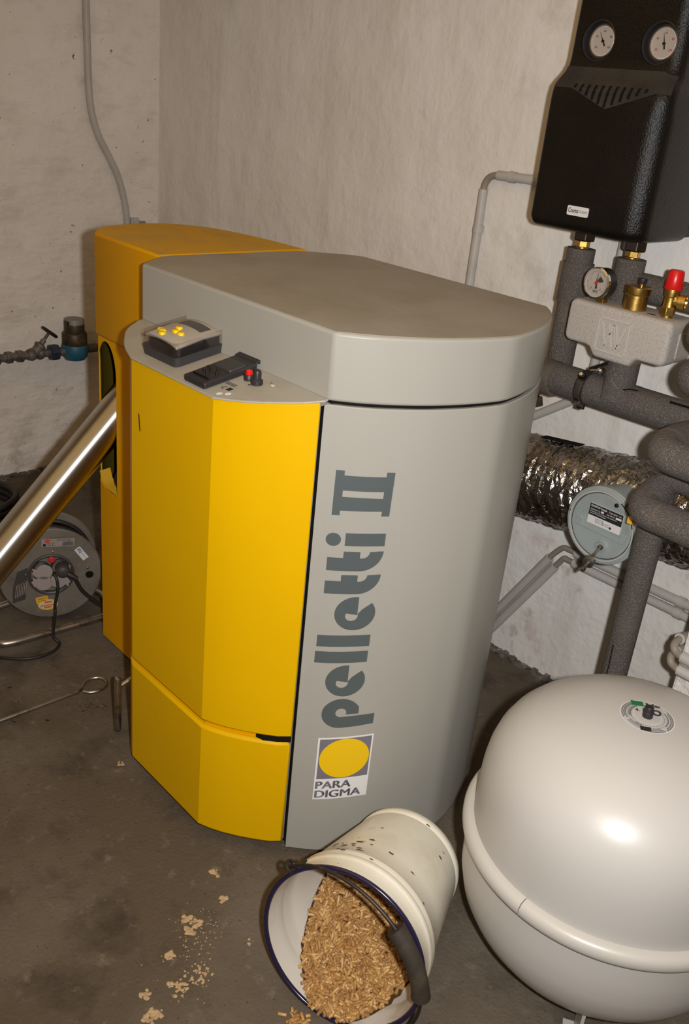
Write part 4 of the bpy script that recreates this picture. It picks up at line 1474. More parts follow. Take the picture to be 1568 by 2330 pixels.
# ------------------------------------------------------------------ foil wrapped flue and draught regulator
fa, fb = V((1.80, -0.118, 0.586)), V((2.489, -0.118, 0.672))
flue = thing('flue_duct', 'flue pipe wrapped in crinkled aluminium foil along the back wall', 'duct', fa)
fd = (fb - fa).normalized()
fu, fv = frame(fd)
rows = []
NR, NS = 96, 46
rnd = random.Random(3)
ph = [[rnd.uniform(0, 6.28) for _ in range(6)] for _ in range(3)]
for i in range(NR + 1):
    t = i / NR
    c = fa + (fb - fa) * t
    r_ = []
    for k in range(NS):
        a = 2 * PI * k / NS
        rad = 0.1045
        rad += 0.0016 * math.sin(9 * t * 6.28 + 3 * a + ph[0][0]) + 0.0012 * math.sin(23 * t * 6.28 - 5 * a + ph[0][1])
        rad += 0.0022 * rnd.uniform(-1, 1)
        r_.append(c + fu * (rad * math.cos(a)) + fv * (rad * math.sin(a)))
    rows.append(r_)
fw = MB().rings(rows)
tri = []
for f_ in fw.f:
    if len(f_) == 4 and rnd.random() < 0.5:
        tri += [(f_[0], f_[1], f_[2]), (f_[0], f_[2], f_[3])]
    elif len(f_) == 4:
        tri += [(f_[1], f_[2], f_[3]), (f_[1], f_[3], f_[0])]
    else:
        tri.append(f_)
fw.f = tri
obj('foil_wrap', fw, 'foil', flue, smooth=7)
obj('foil_tape', MB().tube([fa + fd * 0.235, fa + fd * 0.237], 0.1075, 48), 'foil', flue, smooth=40)
obj('foil_seam', MB().obox((2.01, -0.124, 0.7225), fd * 0.055, (0, 0.012, 0), (0, 0, 0.0012)), 'gap_black', flue, smooth=0)

dr = thing('draught_regulator', 'round grey draught regulator plate with a black and white data label', 'regulator', (2.244, -0.24, 0.631))
DX, DZ = 2.244, 0.631
obj('collar', MB().cyl((DX, -0.12, DZ), (DX, -0.265, DZ), 0.078, seg=48), 'regulator_grey', dr)
ring_out = []
for k in range(72):
    a = 360 * k / 72
    r_ = 0.0885
    ring_out.append((DX + r_ * math.cos(math.radians(a)), DZ + r_ * math.sin(math.radians(a))))
# flange with a notch cut at the upper right
fl2 = []
for k in range(65):
    a = 58 + (360 - 36) * k / 64
    fl2.append((DX + 0.0885 * math.cos(math.radians(a)), DZ + 0.0885 * math.sin(math.radians(a))))
fl2 += [(DX + 0.066, DZ + 0.034), (DX + 0.040, DZ + 0.060)]
obj('flange', MB().rings([[(x, -0.262, z) for x, z in fl2], [(x, -0.278, z) for x, z in fl2]]), 'regulator_grey', dr, smooth=40, bevel=0.0015)
obj('flange_lip', MB().rings([[(DX + r_ * math.cos(t), -0.278 - h, DZ + r_ * math.sin(t)) for r_, h in ((0.0785, 0), (0.0795, 0.007), (0.0765, 0.007), (0.0752, 0))] for t in [math.radians(62 + 316 * k / 60) for k in range(61)]]), 'pvc_grey', dr, smooth=40)
dk = obj('damper_disc', MB().lathe((DX, -0.2785, DZ), (0, -1, 0), [(0.0735, 0), (0.0735, 0.0025), (0.068, 0.003), (0.064, 0.0018), (0.0005, 0.0018)], 56), 'regulator_grey', dr, smooth=30)
obj('damper_rib', MB().box((DX - 0.062, -0.2825, DZ - 0.019), (DX + 0.060, -0.2795, DZ - 0.013)), 'regulator_grey', dk, smooth=0, bevel=0.001)
obj('damper_seam', MB().rings([[(DX + r_ * math.cos(t), -0.2815, DZ + r_ * math.sin(t)) for r_ in (0.0740, 0.0748)] + [(DX + r_ * math.cos(t), -0.279, DZ + r_ * math.sin(t)) for r_ in (0.0748, 0.0740)] for t in [2 * PI * k / 60 for k in range(60)]], closed=True), 'gap_black', dr, smooth=0)
for sx_ in (-1, 1):
    obj('hinge_tab', MB().slab([(DX + sx_ * 0.062, -0.2803, DZ - 0.014), (DX + sx_ * 0.048, -0.2803, DZ - 0.014), (DX + sx_ * 0.048, -0.2803, DZ + 0.0), (DX + sx_ * 0.054, -0.2803, DZ + 0.004), (DX + sx_ * 0.066, -0.2803, DZ + 0.002)], (0, -1, 0), 0.0022), 'regulator_grey', dr, smooth=0, bevel=0.0005)
ds = obj('adjusting_screw', MB().lathe((DX + 0.026, -0.279, DZ + 0.060), (0, -1, 0), [(0.0045, 0), (0.0045, 0.006), (0.002, 0.007)], 12), 'dark_metal', dr)
ch = obj('weight_boss', MB().lathe((DX + 0.011, -0.279, DZ - 0.043), (0, -1, 0), [(0.0155, 0), (0.0150, 0.004), (0.012, 0.005), (0.0095, 0.0048), (0.0075, 0.001)], 28), 'regulator_grey', dr, smooth=40)
r0, r1 = V((DX + 0.011, -0.280, DZ - 0.043)), V((DX + 0.0275, -0.368, DZ - 0.0715))
rd = (r1 - r0).normalized()
obj('threaded_rod', MB().lathe(r0, rd, [(0.0030 + 0.0004 * (k % 2), 0.0016 * k) for k in range(58)] + [(0.0015, 0.094)], 10), 'steel', dr, smooth=20)
obj('lock_nut', hexa(r0 + rd * 0.004, rd, 0.0065, 0.005), 'steel', dr, smooth=0)
obj('rod_weight', MB().lathe(r0 + rd * 0.054, rd, [(0.004, 0), (0.0125, 0.0), (0.0125, 0.006), (0.0115, 0.0065), (0.0115, 0.009), (0.0125, 0.0095), (0.0125, 0.014), (0.004, 0.0145)], 28), 'steel', dr)
obj('rod_tip', hexa(r0 + rd * 0.086, rd, 0.0055, 0.008), 'steel', dr, smooth=0)
PX0, PX3, PZ0, PZ1 = 2.209, 2.291, 0.6285, 0.6745
pl8 = obj('data_plate', MB().box((PX0, -0.2825, PZ0), (PX3, -0.2800, PZ1)), 'label_white', dr, smooth=0, label='data label, black above and white below')
obj('plate_field', MB().box((PX0, -0.2830, PZ0 + 0.019), (PX3, -0.2824, PZ1)), 'ink', pl8, smooth=0)
mb = MB()
fpl = lambda x0, z0: planar((PX0 + x0, -0.2834, PZ0 + z0), (1, 0, 0), (0, 0, 1))
put_text(mb, 'KLIMASTOP Compakt', fpl(0.003, 0.0395), 0.0062, 0.040, bold=0.02)
put_text(mb, 'Zugregler mit', fpl(0.047, 0.0395), 0.0050, 0.032)
put_text(mb, 'Abgasklappe Typ', fpl(0.003, 0.0325), 0.0046, 0.024)
put_text(mb, 'DIN 4795 Nr.', fpl(0.044, 0.0325), 0.0046, 0.020)
put_text(mb, 'Einstellung durch Verdrehen des Gewichtes', fpl(0.003, 0.0275), 0.0042, 0.066)
put_text(mb, 'auf der Gewindestange', fpl(0.003, 0.0232), 0.0042, 0.040)
f = fpl(0.029, 0.0320)
quad(mb, f, 0.007, 0.0045)
f = fpl(0.066, 0.0320)
quad(mb, f, 0.014, 0.0045)
obj('plate_lettering', mb, 'label_white', pl8, smooth=0)
mb = MB()
for z_, a_, b_ in ((0.0145, 0.020, 0.038), (0.0105, 0.020, 0.056), (0.0065, 0.020, 0.056)):
    quad(mb, fpl(a_, z_), b_ - a_, 0.0008)
for x_ in (0.020, 0.038):
    quad(mb, fpl(x_, 0.0055), 0.0007, 0.011)
f = fpl(0.058, 0.0068)
mb.add([f(0.0028 * math.cos(k * PI / 8), 0.0028 * math.sin(k * PI / 8)) for k in range(16)], [tuple(range(16))])
obj('plate_lettering', mb, 'ink', pl8, smooth=0)
obj('rim_hole', MB().lathe((DX - 0.083, -0.2783, DZ + 0.006), (0, -1, 0), [(0.0022, 0), (0.0022, 0.0006)], 10), 'gap_black', dr)

# ------------------------------------------------------------------ electrical conduits
def conduit(name, label, pts, r, rad=0.0, m='pvc_grey', group=None, clips=(), seg=14):
    t = thing(name, label, 'conduit', pts[0], group)
    obj('pipe', MB().tube(bend_path(pts, rad, 8) if rad else pts, r, seg), m, t, smooth=60)
    return t


def clip(t, c, axis, r, wall):
    """plastic clip round a conduit: a band and a foot that reaches the wall"""
    c, axis, wall = V(c), V(axis).normalized(), V(wall).normalized()
    s_ = axis.cross(wall)
    cb = obj('clip', MB().rings([[c + axis * h + wall * (-ra * math.cos(a)) + s_ * (ra * math.sin(a)) for h, ra in ((-0.009, r + 0.0003), (-0.009, r + 0.0022), (0.009, r + 0.0022), (0.009, r + 0.0003))] for a in [math.radians(-125 + 250 * k / 20) for k in range(21)]]), 'pvc_grey', t, smooth=50)
    obj('clip_foot', MB().obox(c + wall * (r * 0.75), axis * 0.008, s_ * (r * 0.8), wall * (r * 0.25)), 'pvc_grey', cb, smooth=0)


lc = [(0.013, -0.292, 1.9), (0.013, -0.290, 1.63), (0.013, -0.288, 1.501), (0.013, -0.2855, 1.367), (0.013, -0.275, 1.285), (0.013, -0.251, 1.215), (0.013, -0.213, 1.151), (0.013, -0.178, 1.085), (0.013, -0.154, 1.010), (0.013, -0.141, 0.932), (0.013, -0.136, 0.80), (0.013, -0.135, 0.60)]
t = conduit('conduit', 'grey conduit bending down the left wall near the corner', smooth_path(lc, 6), 0.0122)
wb = thing('wall_bracket', 'small grey bracket on the left wall behind the burner hood', 'bracket', (0.0, -0.10, 0.92))
obj('bracket_plate', MB().box((0.001, -0.125, 0.905), (0.018, -0.090, 0.938)), 'pvc_grey', wb, smooth=0, bevel=0.003)
obj('bracket_tab', MB().box((0.001, -0.092, 0.900), (0.012, -0.058, 0.926)), 'cable_grey', wb, smooth=0, bevel=0.006)

cy0 = -0.0135
t = conduit('conduit', 'grey conduit turning from vertical to horizontal left of the pump unit', [(1.5655, cy0, 0.45), (1.5655, cy0, 1.243)], 0.0118)
clip(t, (1.5665, cy0, 1.145), (0, 0, 1), 0.0118, (0, 1, 0))
obj('pipe', MB().tube([(1.606, cy0, 1.2815), (1.93, cy0, 1.2885)], 0.0118, 14), 'pvc_grey', t, smooth=60)
obj('elbow_cable', MB().tube(smooth_path([(1.5655, cy0, 1.235), (1.567, cy0, 1.254), (1.577, cy0, 1.271), (1.592, cy0, 1.279), (1.612, cy0, 1.2815)], 6), 0.0088, 12), 'cable_grey', t, label='bare cable at the bend')
clip(t, (1.652, cy0, 1.2825), (1, 0, 0), 0.0118, (0, 1, 0))
t = conduit('conduit', 'vertical grey conduit behind the two lagged pipes under the pump unit', [(2.001, -0.0135, 1.30), (1.986, -0.0135, 0.86), (1.975, -0.0135, 0.81), (1.86, -0.0135, 0.728), (1.70, -0.0135, 0.62)], 0.0118, 0.05)
clip(t, (1.9955, -0.0135, 1.10), (0, 0, 1), 0.0118, (0, 1, 0))
# pair of parallel conduits low on the wall
for k, (lab_, xs, zz, z2) in enumerate((('upper of the two parallel grey conduits below the foil wrapped flue', 2.040, 0.405, (1.9768, 0.3590)), ('lower of the two parallel grey conduits below the foil wrapped flue', 2.040, 0.375, (1.9985, 0.3425)))):
    dz = -0.0
    a0 = (z2[0] - 0.310, z2[1] - 0.5585)
    t = conduit('conduit', lab_, [(xs + 0.008, cy0, zz), (2.478, cy0, zz), (2.478, -0.283, zz + 0.062)], 0.0118, 0.02)
    sd = V((z2[0] - (z2[0] - 0.145), 0, z2[1] - (z2[1] - 0.250))).normalized()
    e_ = V((z2[0], cy0, z2[1]))
    obj('pipe', MB().tube([e_ - sd * 0.34, e_], 0.0122, 14), 'pvc_grey', t, smooth=60)
    obj('elbow_cable', MB().tube(smooth_path([e_ - sd * 0.01, e_ + sd * 0.014, V(((e_.x + xs) / 2, cy0, zz - 0.004 + 0.004 * k)), V((xs - 0.01, cy0, zz)), V((xs + 0.014, cy0, zz))], 6), 0.0078, 12), 'cable_grey', t, label='bare cable at the bend')
    clip(t, (2.062, cy0, zz), (1, 0, 0), 0.0118, (0, 1, 0))
    clip(t, (2.352, cy0, zz), (1, 0, 0), 0.0118, (0, 1, 0))
    # on round the corner of the pier
    p0 = V((2.478, -0.283, zz + 0.062))
    p1 = V((2.500, -0.299, 0.4405 - 0.031 * k))
    obj('elbow_cable', MB().tube(smooth_path([p0 + V((0, 0.01, 0)), p0 + V((-0.001, -0.014, -0.006)), V((2.484, -0.306, 0.452 - 0.031 * k)), p1 + V((-0.006, -0.001, 0.002)), p1 + V((0.012, 0.001, 0))], 6), 0.0085, 12), 'cable_grey', t)
    obj('pipe', MB().tube([p1, p1 + V((1.79, 0.0, -0.004))], 0.0125, 14), 'pvc_grey', t, smooth=60)

# ------------------------------------------------------------------ water meter on the left wall
wm = thing('water_meter', 'water meter with blue body and brown collar on the left wall', 'meter', (0.08, -0.40, 0.44))
mx, my = 0.085, -0.400
obj('meter_body', MB().lathe((mx, my, 0.447), (0, 0, 1), [(0.020, 0.0), (0.036, 0.004), (0.045, 0.018), (0.0475, 0.035), (0.0475, 0.055), (0.045, 0.060)], 36), 'meter_blue', wm, smooth=40, label='blue meter housing')
obj('meter_collar', MB().lathe((mx, my, 0.506), (0, 0, 1), [(0.043, 0), (0.0445, 0.004), (0.0445, 0.040), (0.041, 0.045), (0.036, 0.047)], 36), 'old_brass', wm, smooth=40)
obj('meter_cap', MB().lathe((mx, my, 0.552), (0, 0, 1), [(0.035, 0), (0.0355, 0.004), (0.0355, 0.045), (0.033, 0.0485), (0.0005, 0.049)], 36), 'meter_lid', wm, smooth=40, label='grey hinged cap of the meter')
obj('cap_band', MB().lathe((mx, my, 0.550), (0, 0, 1), [(0.0358, 0), (0.0362, 0.002), (0.0362, 0.030), (0.0358, 0.032)], 36), 'old_brass', wm, smooth=40)
obj('cap_hinge', MB().obox((mx + 0.012, my - 0.0365, 0.590), (0.012, 0.0, 0), (0, 0.004, 0), (0, 0, 0.006)), 'dark_metal', wm, smooth=0, bevel=0.001)
obj('union_nut', hexa((mx, my - 0.068, 0.484), (0, -1, 0), 0.031, 0.030, 0.2), 'meter_blue_dark', wm, smooth=0, bevel=0.002)
obj('inlet', MB().cyl((mx, my - 0.03, 0.484), (mx, my - 0.075, 0.484), 0.0165, seg=18), 'old_pipe', wm)
obj('outlet', MB().cyl((mx, my + 0.03, 0.484), (mx, my + 0.085, 0.484), 0.0165, seg=18), 'old_pipe', wm)
wp = thing('water_pipe', 'old painted water pipe with a stop valve along the left wall', 'pipe', (mx, -0.62, 0.484))
mb = MB().tube([(mx, -0.498, 0.484), (mx, ROOM_Y + 0.01, 0.470)], 0.0145, 16)
obj('pipe', mb, 'old_pipe', wp)
obj('pipe', MB().tube(bend_path([(mx, -0.318, 0.484), (mx, -0.10, 0.485), (mx, -0.10, 0.30)], 0.03, 6), 0.0145, 16), 'old_pipe', wp)
for y_ in (-0.640, -0.685, -0.600):
    obj('pipe_nut', hexa((mx, y_, 0.483), (0, -1, 0), 0.0225, 0.022, 0.1), 'old_pipe', wp, smooth=0, bevel=0.002)
vb = obj('stop_valve', MB().lathe((mx, -0.525, 0.484), (0, -1, 0), [(0.017, 0), (0.021, 0.006), (0.021, 0.016), (0.016, 0.022), (0.019, 0.032), (0.023, 0.042), (0.019, 0.054), (0.017, 0.058)], 24), 'old_pipe', wp, smooth=40)
vd = V((0.03, 0.62, 0.78)).normalized()
v0 = V((mx, -0.556, 0.486))
obj('valve_bonnet', MB().lathe(v0, vd, [(0.019, 0), (0.017, 0.028), (0.020, 0.030), (0.020, 0.040), (0.009, 0.044), (0.009, 0.060)], 20), 'old_pipe', vb)
obj('valve_stem', MB().lathe(v0, vd, [(0.005, 0.05), (0.005, 0.100)], 12), 'old_pipe', vb)
hu, hv = frame(vd)
hub = v0 + vd * 0.094
wheel = MB()
wheel.rings([[hub + (hu * math.cos(a) + hv * math.sin(a)) * (0.030 + dr_) + vd * h for dr_, h in ((-0.005, -0.004), (0.0, -0.005), (0.004, 0), (0.0, 0.005), (-0.005, 0.004))] for a in [2 * PI * k / 28 for k in range(28)]], closed=True)
wheel.obox(hub, hu * 0.027, hv * 0.005, vd * 0.003).obox(hub, hv * 0.027, hu * 0.005, vd * 0.003)
obj('handwheel', wheel, 'iron', vb, smooth=40)
obj('tail', MB().cyl((mx + 0.01, -0.70, 0.475), (mx + 0.012, -0.705, 0.42), 0.004, seg=8), 'old_pipe', wp)

# ------------------------------------------------------------------ cable reel
rn = V((0.995, -0.035, 0)).normalized()       # the way the flange faces
rn = V((0.93, -0.36, 0.02)).normalized()
rc = V((1.025, -0.972, 0.151))
ru, rv = frame(rn)
if rv.z < 0:
    ru, rv = -ru, -rv
# ru horizontal, rv up
if ru.dot(V((0.54, 0.84, 0))) < 0:
    ru = -ru
reel = thing('cable_reel', 'dusty metal cable reel on a tubular stand beside the yellow burner', 'cable reel', (rc.x, rc.y, 0))


def rp(x, y, d=0.0):
    return rc + ru * x + rv * y + rn * d


def disc(r, r_in, d0, d1, seg=64):
    rr_ = []
    for ra, d_ in ((r_in, d1), (r - 0.003, d1), (r, d1 - 0.003), (r, d0), (r_in, d0)):
        rr_.append([rp(ra * math.cos(2 * PI * k / seg), ra * math.sin(2 * PI * k / seg), d_) for k in range(seg)])
    return MB().rings(rr_, closed=True)


RR = 0.137
obj('flange', disc(RR, 0.055, -0.004, 0.002), 'galvanised', reel, smooth=40, label='front flange with stickers')
obj('flange', disc(RR, 0.03, -0.124, -0.118), 'galvanised', reel, smooth=40)
obj('drum', MB().lathe(rp(0, 0, -0.118), rn, [(0.075, 0), (0.075, 0.114)], 40), 'galvanised', reel)
rows = []
hel = []
for k in range(9 * 36):
    a = 2 * PI * k / 36
    ra = 0.108 + 0.010 * math.sin(k * 0.011 * 36 / 9)
    hel.append(rp(ra * math.cos(a), ra * math.sin(a), -0.112 + 0.104 * k / (9 * 36)))
obj('wound_cable', MB().tube(hel, 0.0065, 8), 'cable_black', reel, smooth=60)
obj('cable_pack', MB().lathe(rp(0, 0, -0.117), rn, [(0.104, 0), (0.104, 0.112)], 40), 'cable_black', reel)
hubp = obj('hub_plate', MB().lathe(rp(0, 0, -0.010), rn, [(0.0625, 0.012), (0.0625, 0.016), (0.058, 0.0175), (0.054, 0.015), (0.053, 0.002), (0.0005, 0.002)], 48, False, True), 'plug_dark', reel, smooth=40)
obj('hub_ring', MB().rings([[rp((0.0575 + dr_) * math.cos(a), (0.0575 + dr_) * math.sin(a), 0.004 + h) for dr_, h in ((-0.003, 0), (0, 0.003), (0.004, 0))] for a in [2 * PI * k / 48 for k in range(48)]], closed=True), 'galvanised', reel, smooth=50)


def flap(cx0, cy0, rot, label=None):
    """white spring lid of a socket: disc with a pointed tail"""
    pts = []
    for k in range(25):
        a = math.radians(-150 + 300 * k / 24)
        pts.append((0.0225 * math.cos(a), 0.0225 * math.sin(a)))
    pts += [(-0.030, 0.019), (-0.028, 0.008), (-0.033, 0.003), (-0.027, -0.006), (-0.022, -0.014)]
    c_, s_ = math.cos(math.radians(rot)), math.sin(math.radians(rot))
    rows_ = []
    for d_ in (0.004, 0.0075):
        rows_.append([rp(cx0 + x * c_ - y * s_, cy0 + x * s_ + y * c_, d_) for x, y in pts])
    return obj('socket_lid', MB().rings(rows_), 'cap_grey', reel, smooth=30, bevel=0.0008)


def socket(cx0, cy0):
    obj('socket', MB().lathe(rp(cx0, cy0, -0.006), rn, [(0.0255, 0), (0.0255, 0.009), (0.023, 0.010), (0.0205, 0.008), (0.0205, 0.001), (0.0005, 0.001)], 28, True, True), 'black_plastic', reel, smooth=40)


for s_ in ((-0.024, 0.014), (-0.026, -0.024), (0.024, -0.024), (0.024, 0.018)):
    socket(*s_)
flap(-0.018, 0.010, 8)
flap(-0.021, -0.024, -6)
flap(0.019, -0.020, 172)
obj('thermal_button', MB().lathe(rp(0.003, 0.045, -0.006), rn, [(0.0095, 0), (0.0095, 0.010), (0.006, 0.012), (0.005, 0.010), (0.0005, 0.010)], 20), 'ink_red', reel, label='red thermal cut-out button')
obj('raised_lid', MB().obox(rp(0.0485, 0.010, 0.010), rn * 0.007, rv * 0.017, ru * 0.0025), 'cap_grey', reel, smooth=0, bevel=0.001)
# stickers
def rq(mb_, x, y, w_, h_, rot, d=0.0026):
    c_, s_ = math.cos(math.radians(rot)), math.sin(math.radians(rot))
    mb_.add([rp(x + u_ * c_ - q_ * s_, y + u_ * s_ + q_ * c_, d) for u_, q_ in ((-w_ / 2, -h_ / 2), (w_ / 2, -h_ / 2), (w_ / 2, h_ / 2), (-w_ / 2, h_ / 2))], [(0, 1, 2, 3)])


def rtext(mb_, s_, x, y, size, rot, width=None, d=0.0032, bold=0.0):
    c_, q_ = math.cos(math.radians(rot)), math.sin(math.radians(rot))
    put_text(mb_, s_, lambda a, b: rp(x + a * c_ - b * q_, y + a * q_ + b * c_, d), size, width, bold)


s1 = obj('sticker', (lambda m_: (rq(m_, 0.022, 0.095, 0.086, 0.024, -3), m_)[1])(MB()), 'label_dirty', reel, smooth=0, label='dirty white type sticker')
mb = MB()
rtext(mb, 'MODELL P 68514', 0.020, 0.1005, 0.007, -3, 0.040)
rtext(mb, 'Garant 220V~', -0.006, 0.0935, 0.006, -3, 0.020)
rtext(mb, '1000W 3000W', -0.006, 0.0875, 0.006, -3, 0.020)
for k in range(13):
    rq(mb, 0.034 + k * 0.0022, 0.0900, 0.0011, 0.012, -3, 0.0032)
mb.add([rp(-0.014 + 0.0045 * math.cos(k * PI / 6), 0.0905 + 0.0045 * math.sin(k * PI / 6), 0.0032) for k in range(12)], [tuple(range(12))])
obj('sticker_print', mb, 'ink', s1, smooth=0)
for y_, w_ in ((0.1035, 0.016), (0.0985, 0.010)):
    mb = MB()
    rq(mb, -0.006, y_, w_, 0.0033, -3, 0.0032)
    obj('sticker_print', mb, 'ink_red', s1, smooth=0)
s2 = obj('sticker', (lambda m_: (rq(m_, 0.083, 0.056, 0.042, 0.018, -56), m_)[1])(MB()), 'label_white', reel, smooth=0, label='white test sticker with blue initials')
mb = MB()
rtext(mb, 'PN', 0.0695, 0.068, 0.015, -56, 0.014, bold=0.02)
rtext(mb, 'Elektrotechnik', 0.0835, 0.0555, 0.005, -56, 0.024)
obj('sticker_print', mb, 'ink_blue', s2, smooth=0)
mb = MB()
mb.add([rp(-0.012 + 0.027 * math.cos(2 * PI * k / 32), -0.094 + 0.0175 * math.sin(2 * PI * k / 32), 0.0026) for k in range(32)], [tuple(range(32))])
rq(mb, -0.027, -0.0775, 0.032, 0.020, 8, 0.0028)
s3 = obj('sticker', mb, 'label_yellow', reel, smooth=0, label='yellow and cream maker sticker with red bars')
mb = MB()
mb.add([rp(-0.013 + 0.024 * math.cos(2 * PI * k / 32), -0.094 + 0.0130 * math.sin(2 * PI * k / 32), 0.0031) for k in range(32)], [tuple(range(32))])
obj('sticker_field', mb, 'label_cream', s3, smooth=0)
mb = MB()
rq(mb, -0.011, -0.086, 0.020, 0.005, 3, 0.0036)
rq(mb, -0.013, -0.102, 0.020, 0.005, 3, 0.0036)
obj('sticker_print', mb, 'label_orange', s3, smooth=0)
mb = MB()
rtext(mb, '"brennenstuhl"', 0.010, -0.0925, 0.0085, 183, 0.044, 0.0036, 0.01)
rtext(mb, 'GARANT IP', -0.039, -0.0775, 0.006, 8, 0.024, 0.0036, 0.01)
rtext(mb, 'W A R N', -0.038, -0.0845, 0.006, 8, 0.022, 0.0036, 0.01)
obj('sticker_print', mb, 'ink', s3, smooth=0)
mb = MB()
mb.add([rp(-0.082 + x, -0.035 + y, 0.0026) for x, y in ((-0.022, -0.045), (0.012, -0.036), (0.022, 0.062), (-0.006, 0.050), (-0.020, 0.0))], [(0, 1, 2, 3, 4)])
s4 = obj('sticker', mb, 'plug_dark', reel, smooth=0, label='torn black sticker')
mb = MB()
for k in range(7):
    rq(mb, -0.094 + 0.0045 * k, -0.045 + 0.002 * k, 0.0014, 0.040, -8, 0.0030)
obj('sticker_print', mb, 'label_dirty', s4, smooth=0)
for px_, py_ in ((0.098, 0.010), (0.007, 0.068), (-0.066, 0.004)):
    obj('rivet', MB().lathe(rp(px_, py_, 0.0), rn, [(0.0042, 0.002), (0.0035, 0.004), (0.0005, 0.005)], 12), 'steel', reel)
obj('flange_hole', MB().lathe(rp(0.103, -0.012, 0.0), rn, [(0.011, 0.002), (0.011, 0.0024)], 20), 'gap_black', reel)
# tubular stand
fr = rn.copy()
fr.z = 0
fr.normalize()
gx_ = ru.copy()
gx_.z = 0
gx_.normalize()
base = V((rc.x, rc.y, 0.0105))
cF = base + fr * 0.062
pts = [base - fr * 0.15 + gx_ * 0.135, base - fr * 0.15 - gx_ * 0.150, cF - gx_ * 0.150, cF + gx_ * 0.150, base - fr * 0.12 + gx_ * 0.165]
pts = [V((1.07, -1.19, 0.0105)) - fr * 0.2, V((1.075, -1.145, 0.0105)), V((1.085, -1.112, 0.0105)), V((1.1, -0.83, 0.0105)), V((1.0, -0.79, 0.0105)), V((0.85, -0.84, 0.0105))]
pts[0] = V((0.92, -1.19, 0.0105))
obj('stand', MB().tube(bend_path(pts, 0.035, 10), 0.0105, 14), 'steel', reel, smooth=60, label='bent steel tube stand')
obj('stand_upright', MB().tube(bend_path([pts[0], V((0.90, -1.15, 0.0105)), V((0.905, -0.93, 0.03)), rp(0, 0, -0.13)], 0.03, 8), 0.0105, 14), 'steel', reel, smooth=60)
# plug and leads
pc = rp(0.030, 0.018, 0.004)
pk = thing('power_plug', 'black plug and lead in the upper right socket of the cable reel', 'plug', pc)
obj('plug_body', MB().lathe(pc, rn, [(0.0195, 0), (0.0195, 0.022), (0.017, 0.030), (0.011, 0.034)], 24), 'plug_dark', pk, smooth=40)
e1 = V((0.55, 0.62, -0.42)).normalized()
p0 = pc + rn * 0.024 + ru * 0.012 - rv * 0.008
obj('strain_relief', MB().tube([p0 - e1 * 0.01, p0 + e1 * 0.012, p0 + e1 * 0.03], 0.008, 12, radii=[0.0105, 0.009, 0.0055]), 'black_plastic', pk, smooth=60)
obj('lead', MB().tube(smooth_path([p0 + e1 * 0.02, rp(0.080, -0.045, 0.034), rp(0.118, -0.088, 0.030), rp(0.150, -0.118, 0.020), rp(0.175, -0.130, -0.02), rp(0.20, -0.141, -0.10)], 8), 0.0052, 10), 'cable_black', pk, smooth=60)
ld = thing('power_lead', 'thin black lead looping from the cable reel across the floor', 'cable', rp(0.002, 0.008, 0.006))
obj('lead', MB().tube(smooth_path([rp(-0.002, 0.004, 0.000), rp(0.012, -0.006, 0.012), rp(0.015, -0.040, 0.022), rp(0.006, -0.085, 0.022), rp(0.004, -0.112, 0.030), V((1.125, -1.02, 0.020)), V((1.150, -1.015, 0.006)), V((1.175, -1.05, 0.0052)), V((1.170, -1.11, 0.0052)), V((1.128, -1.165, 0.0052)), V((1.07, -1.20, 0.0052)), V((0.98, -1.24, 0.0052))], 8), 0.0042, 10), 'cable_black', ld, smooth=60)
# loose coil of black hose farther back
hp = []
for k in range(3 * 24):
    a = 2 * PI * k / 24
    hp.append((0.27 + 0.115 * math.cos(a), -0.86 + 0.115 * math.sin(a), 0.013 + 0.024 * k / 24 + 0.002 * math.sin(3 * a)))
t = thing('hose_coil', 'coil of black hose on the floor by the left wall', 'hose', (0.27, -0.86, 0))
obj('hose', MB().tube(hp, 0.0125, 12), 'cable_black', t, smooth=60)

# ------------------------------------------------------------------ iron poker on the floor
pk = thing('poker', 'thin iron poker with a ring handle lying on the floor', 'poker', (1.372, -1.17, 0))
obj('ring_handle', MB().tube(smooth_path([(1.372, -1.080, 0.0052), (1.364, -1.064, 0.0052), (1.348, -1.048, 0.0052), (1.340, -1.030, 0.0052), (1.345, -1.010, 0.0052),
    (1.360, -0.999, 0.0052), (1.378, -1.001, 0.0052), (1.392, -1.015, 0.0052), (1.397, -1.035, 0.0052), (1.391, -1.054, 0.0052), (1.379, -1.066, 0.0052)], 6), 0.0045, 10), 'steel', pk, smooth=60)
obj('rod', MB().tube([(1.372, -1.60, 0.0048), (1.372, -1.30, 0.0048), (1.372, -1.078, 0.0052)], 0.0045, 10), 'steel', pk, smooth=60)

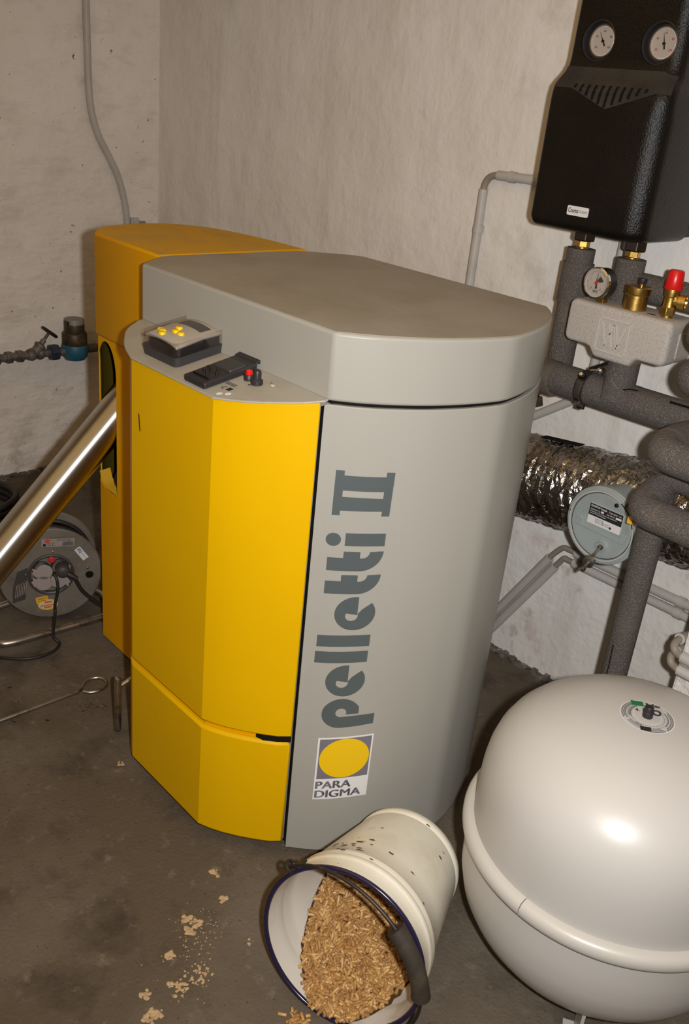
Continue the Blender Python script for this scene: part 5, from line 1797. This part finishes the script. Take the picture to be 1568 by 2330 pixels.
# ------------------------------------------------------------------ sawdust and soot on the floor
def crumbs(name, m, label, cat, spots_, seed, zmax):
    rn_ = random.Random(seed)
    mb_ = MB()
    for x, y, spread, num, size in spots_:
        for k in range(num):
            px_, py_ = x + rn_.gauss(0, spread), y + rn_.gauss(0, spread)
            s_ = size * rn_.uniform(0.4, 1.2)
            h_ = min(zmax, s_ * 0.5)
            m_ = 6
            vs_ = [(px_ + s_ * rn_.uniform(0.6, 1.1) * math.cos(2 * PI * i / m_), py_ + s_ * rn_.uniform(0.6, 1.1) * math.sin(2 * PI * i / m_), 0.0002) for i in range(m_)] + [(px_, py_, h_)]
            mb_.add(vs_, [(i, (i + 1) % m_, m_) for i in range(m_)])
    o_ = obj(name, mb_, m, None, smooth=60)
    o_['kind'] = 'stuff'
    tag(o_, label, cat)
    return o_


crumbs('sawdust', 'sawdust', 'pale sawdust crumbs scattered on the concrete left of the bucket', 'sawdust',
       [(2.054, -1.142, .004, 14, .005), (2.118, -1.165, .003, 12, .005), (2.116, -1.246, .004, 16, .0055), (2.136, -1.236, .004, 16, .0055), (2.141, -1.258, .004, 16, .0055),
        (2.163, -1.315, .004, 18, .006), (2.23, -1.295, .011, 40, .0035), (2.218, -1.341, .006, 16, .004), (2.232, -1.335, .006, 22, .004), (2.205, -1.391, .004, 12, .005),
        (2.246, -1.398, .009, 40, .0045), (2.158, -1.221, .014, 22, .0016), (2.17, -1.268, .02, 40, .0018), (2.14, -1.24, .025, 40, .0014), (2.20, -1.32, .03, 40, .0014), (1.665, -1.125, .005, 12, .004),
        (2.226, -1.18, .005, 5, .003)], 11, 0.004)
crumbs('soot', 'soot', 'black soot crumbs on the floor around the iron poker', 'soot',
       [(1.437, -1.085, .012, 26, .0028), (1.254, -1.204, .004, 4, .004), (1.391, -1.12, .02, 8, .002), (1.459, -1.049, .006, 5, .003), (1.383, -1.251, .003, 3, .004), (1.43, -1.185, .003, 3, .004),
        (1.6, -1.3, .2, 30, .0018), (1.35, -1.0, .06, 14, .002)], 5, 0.003)
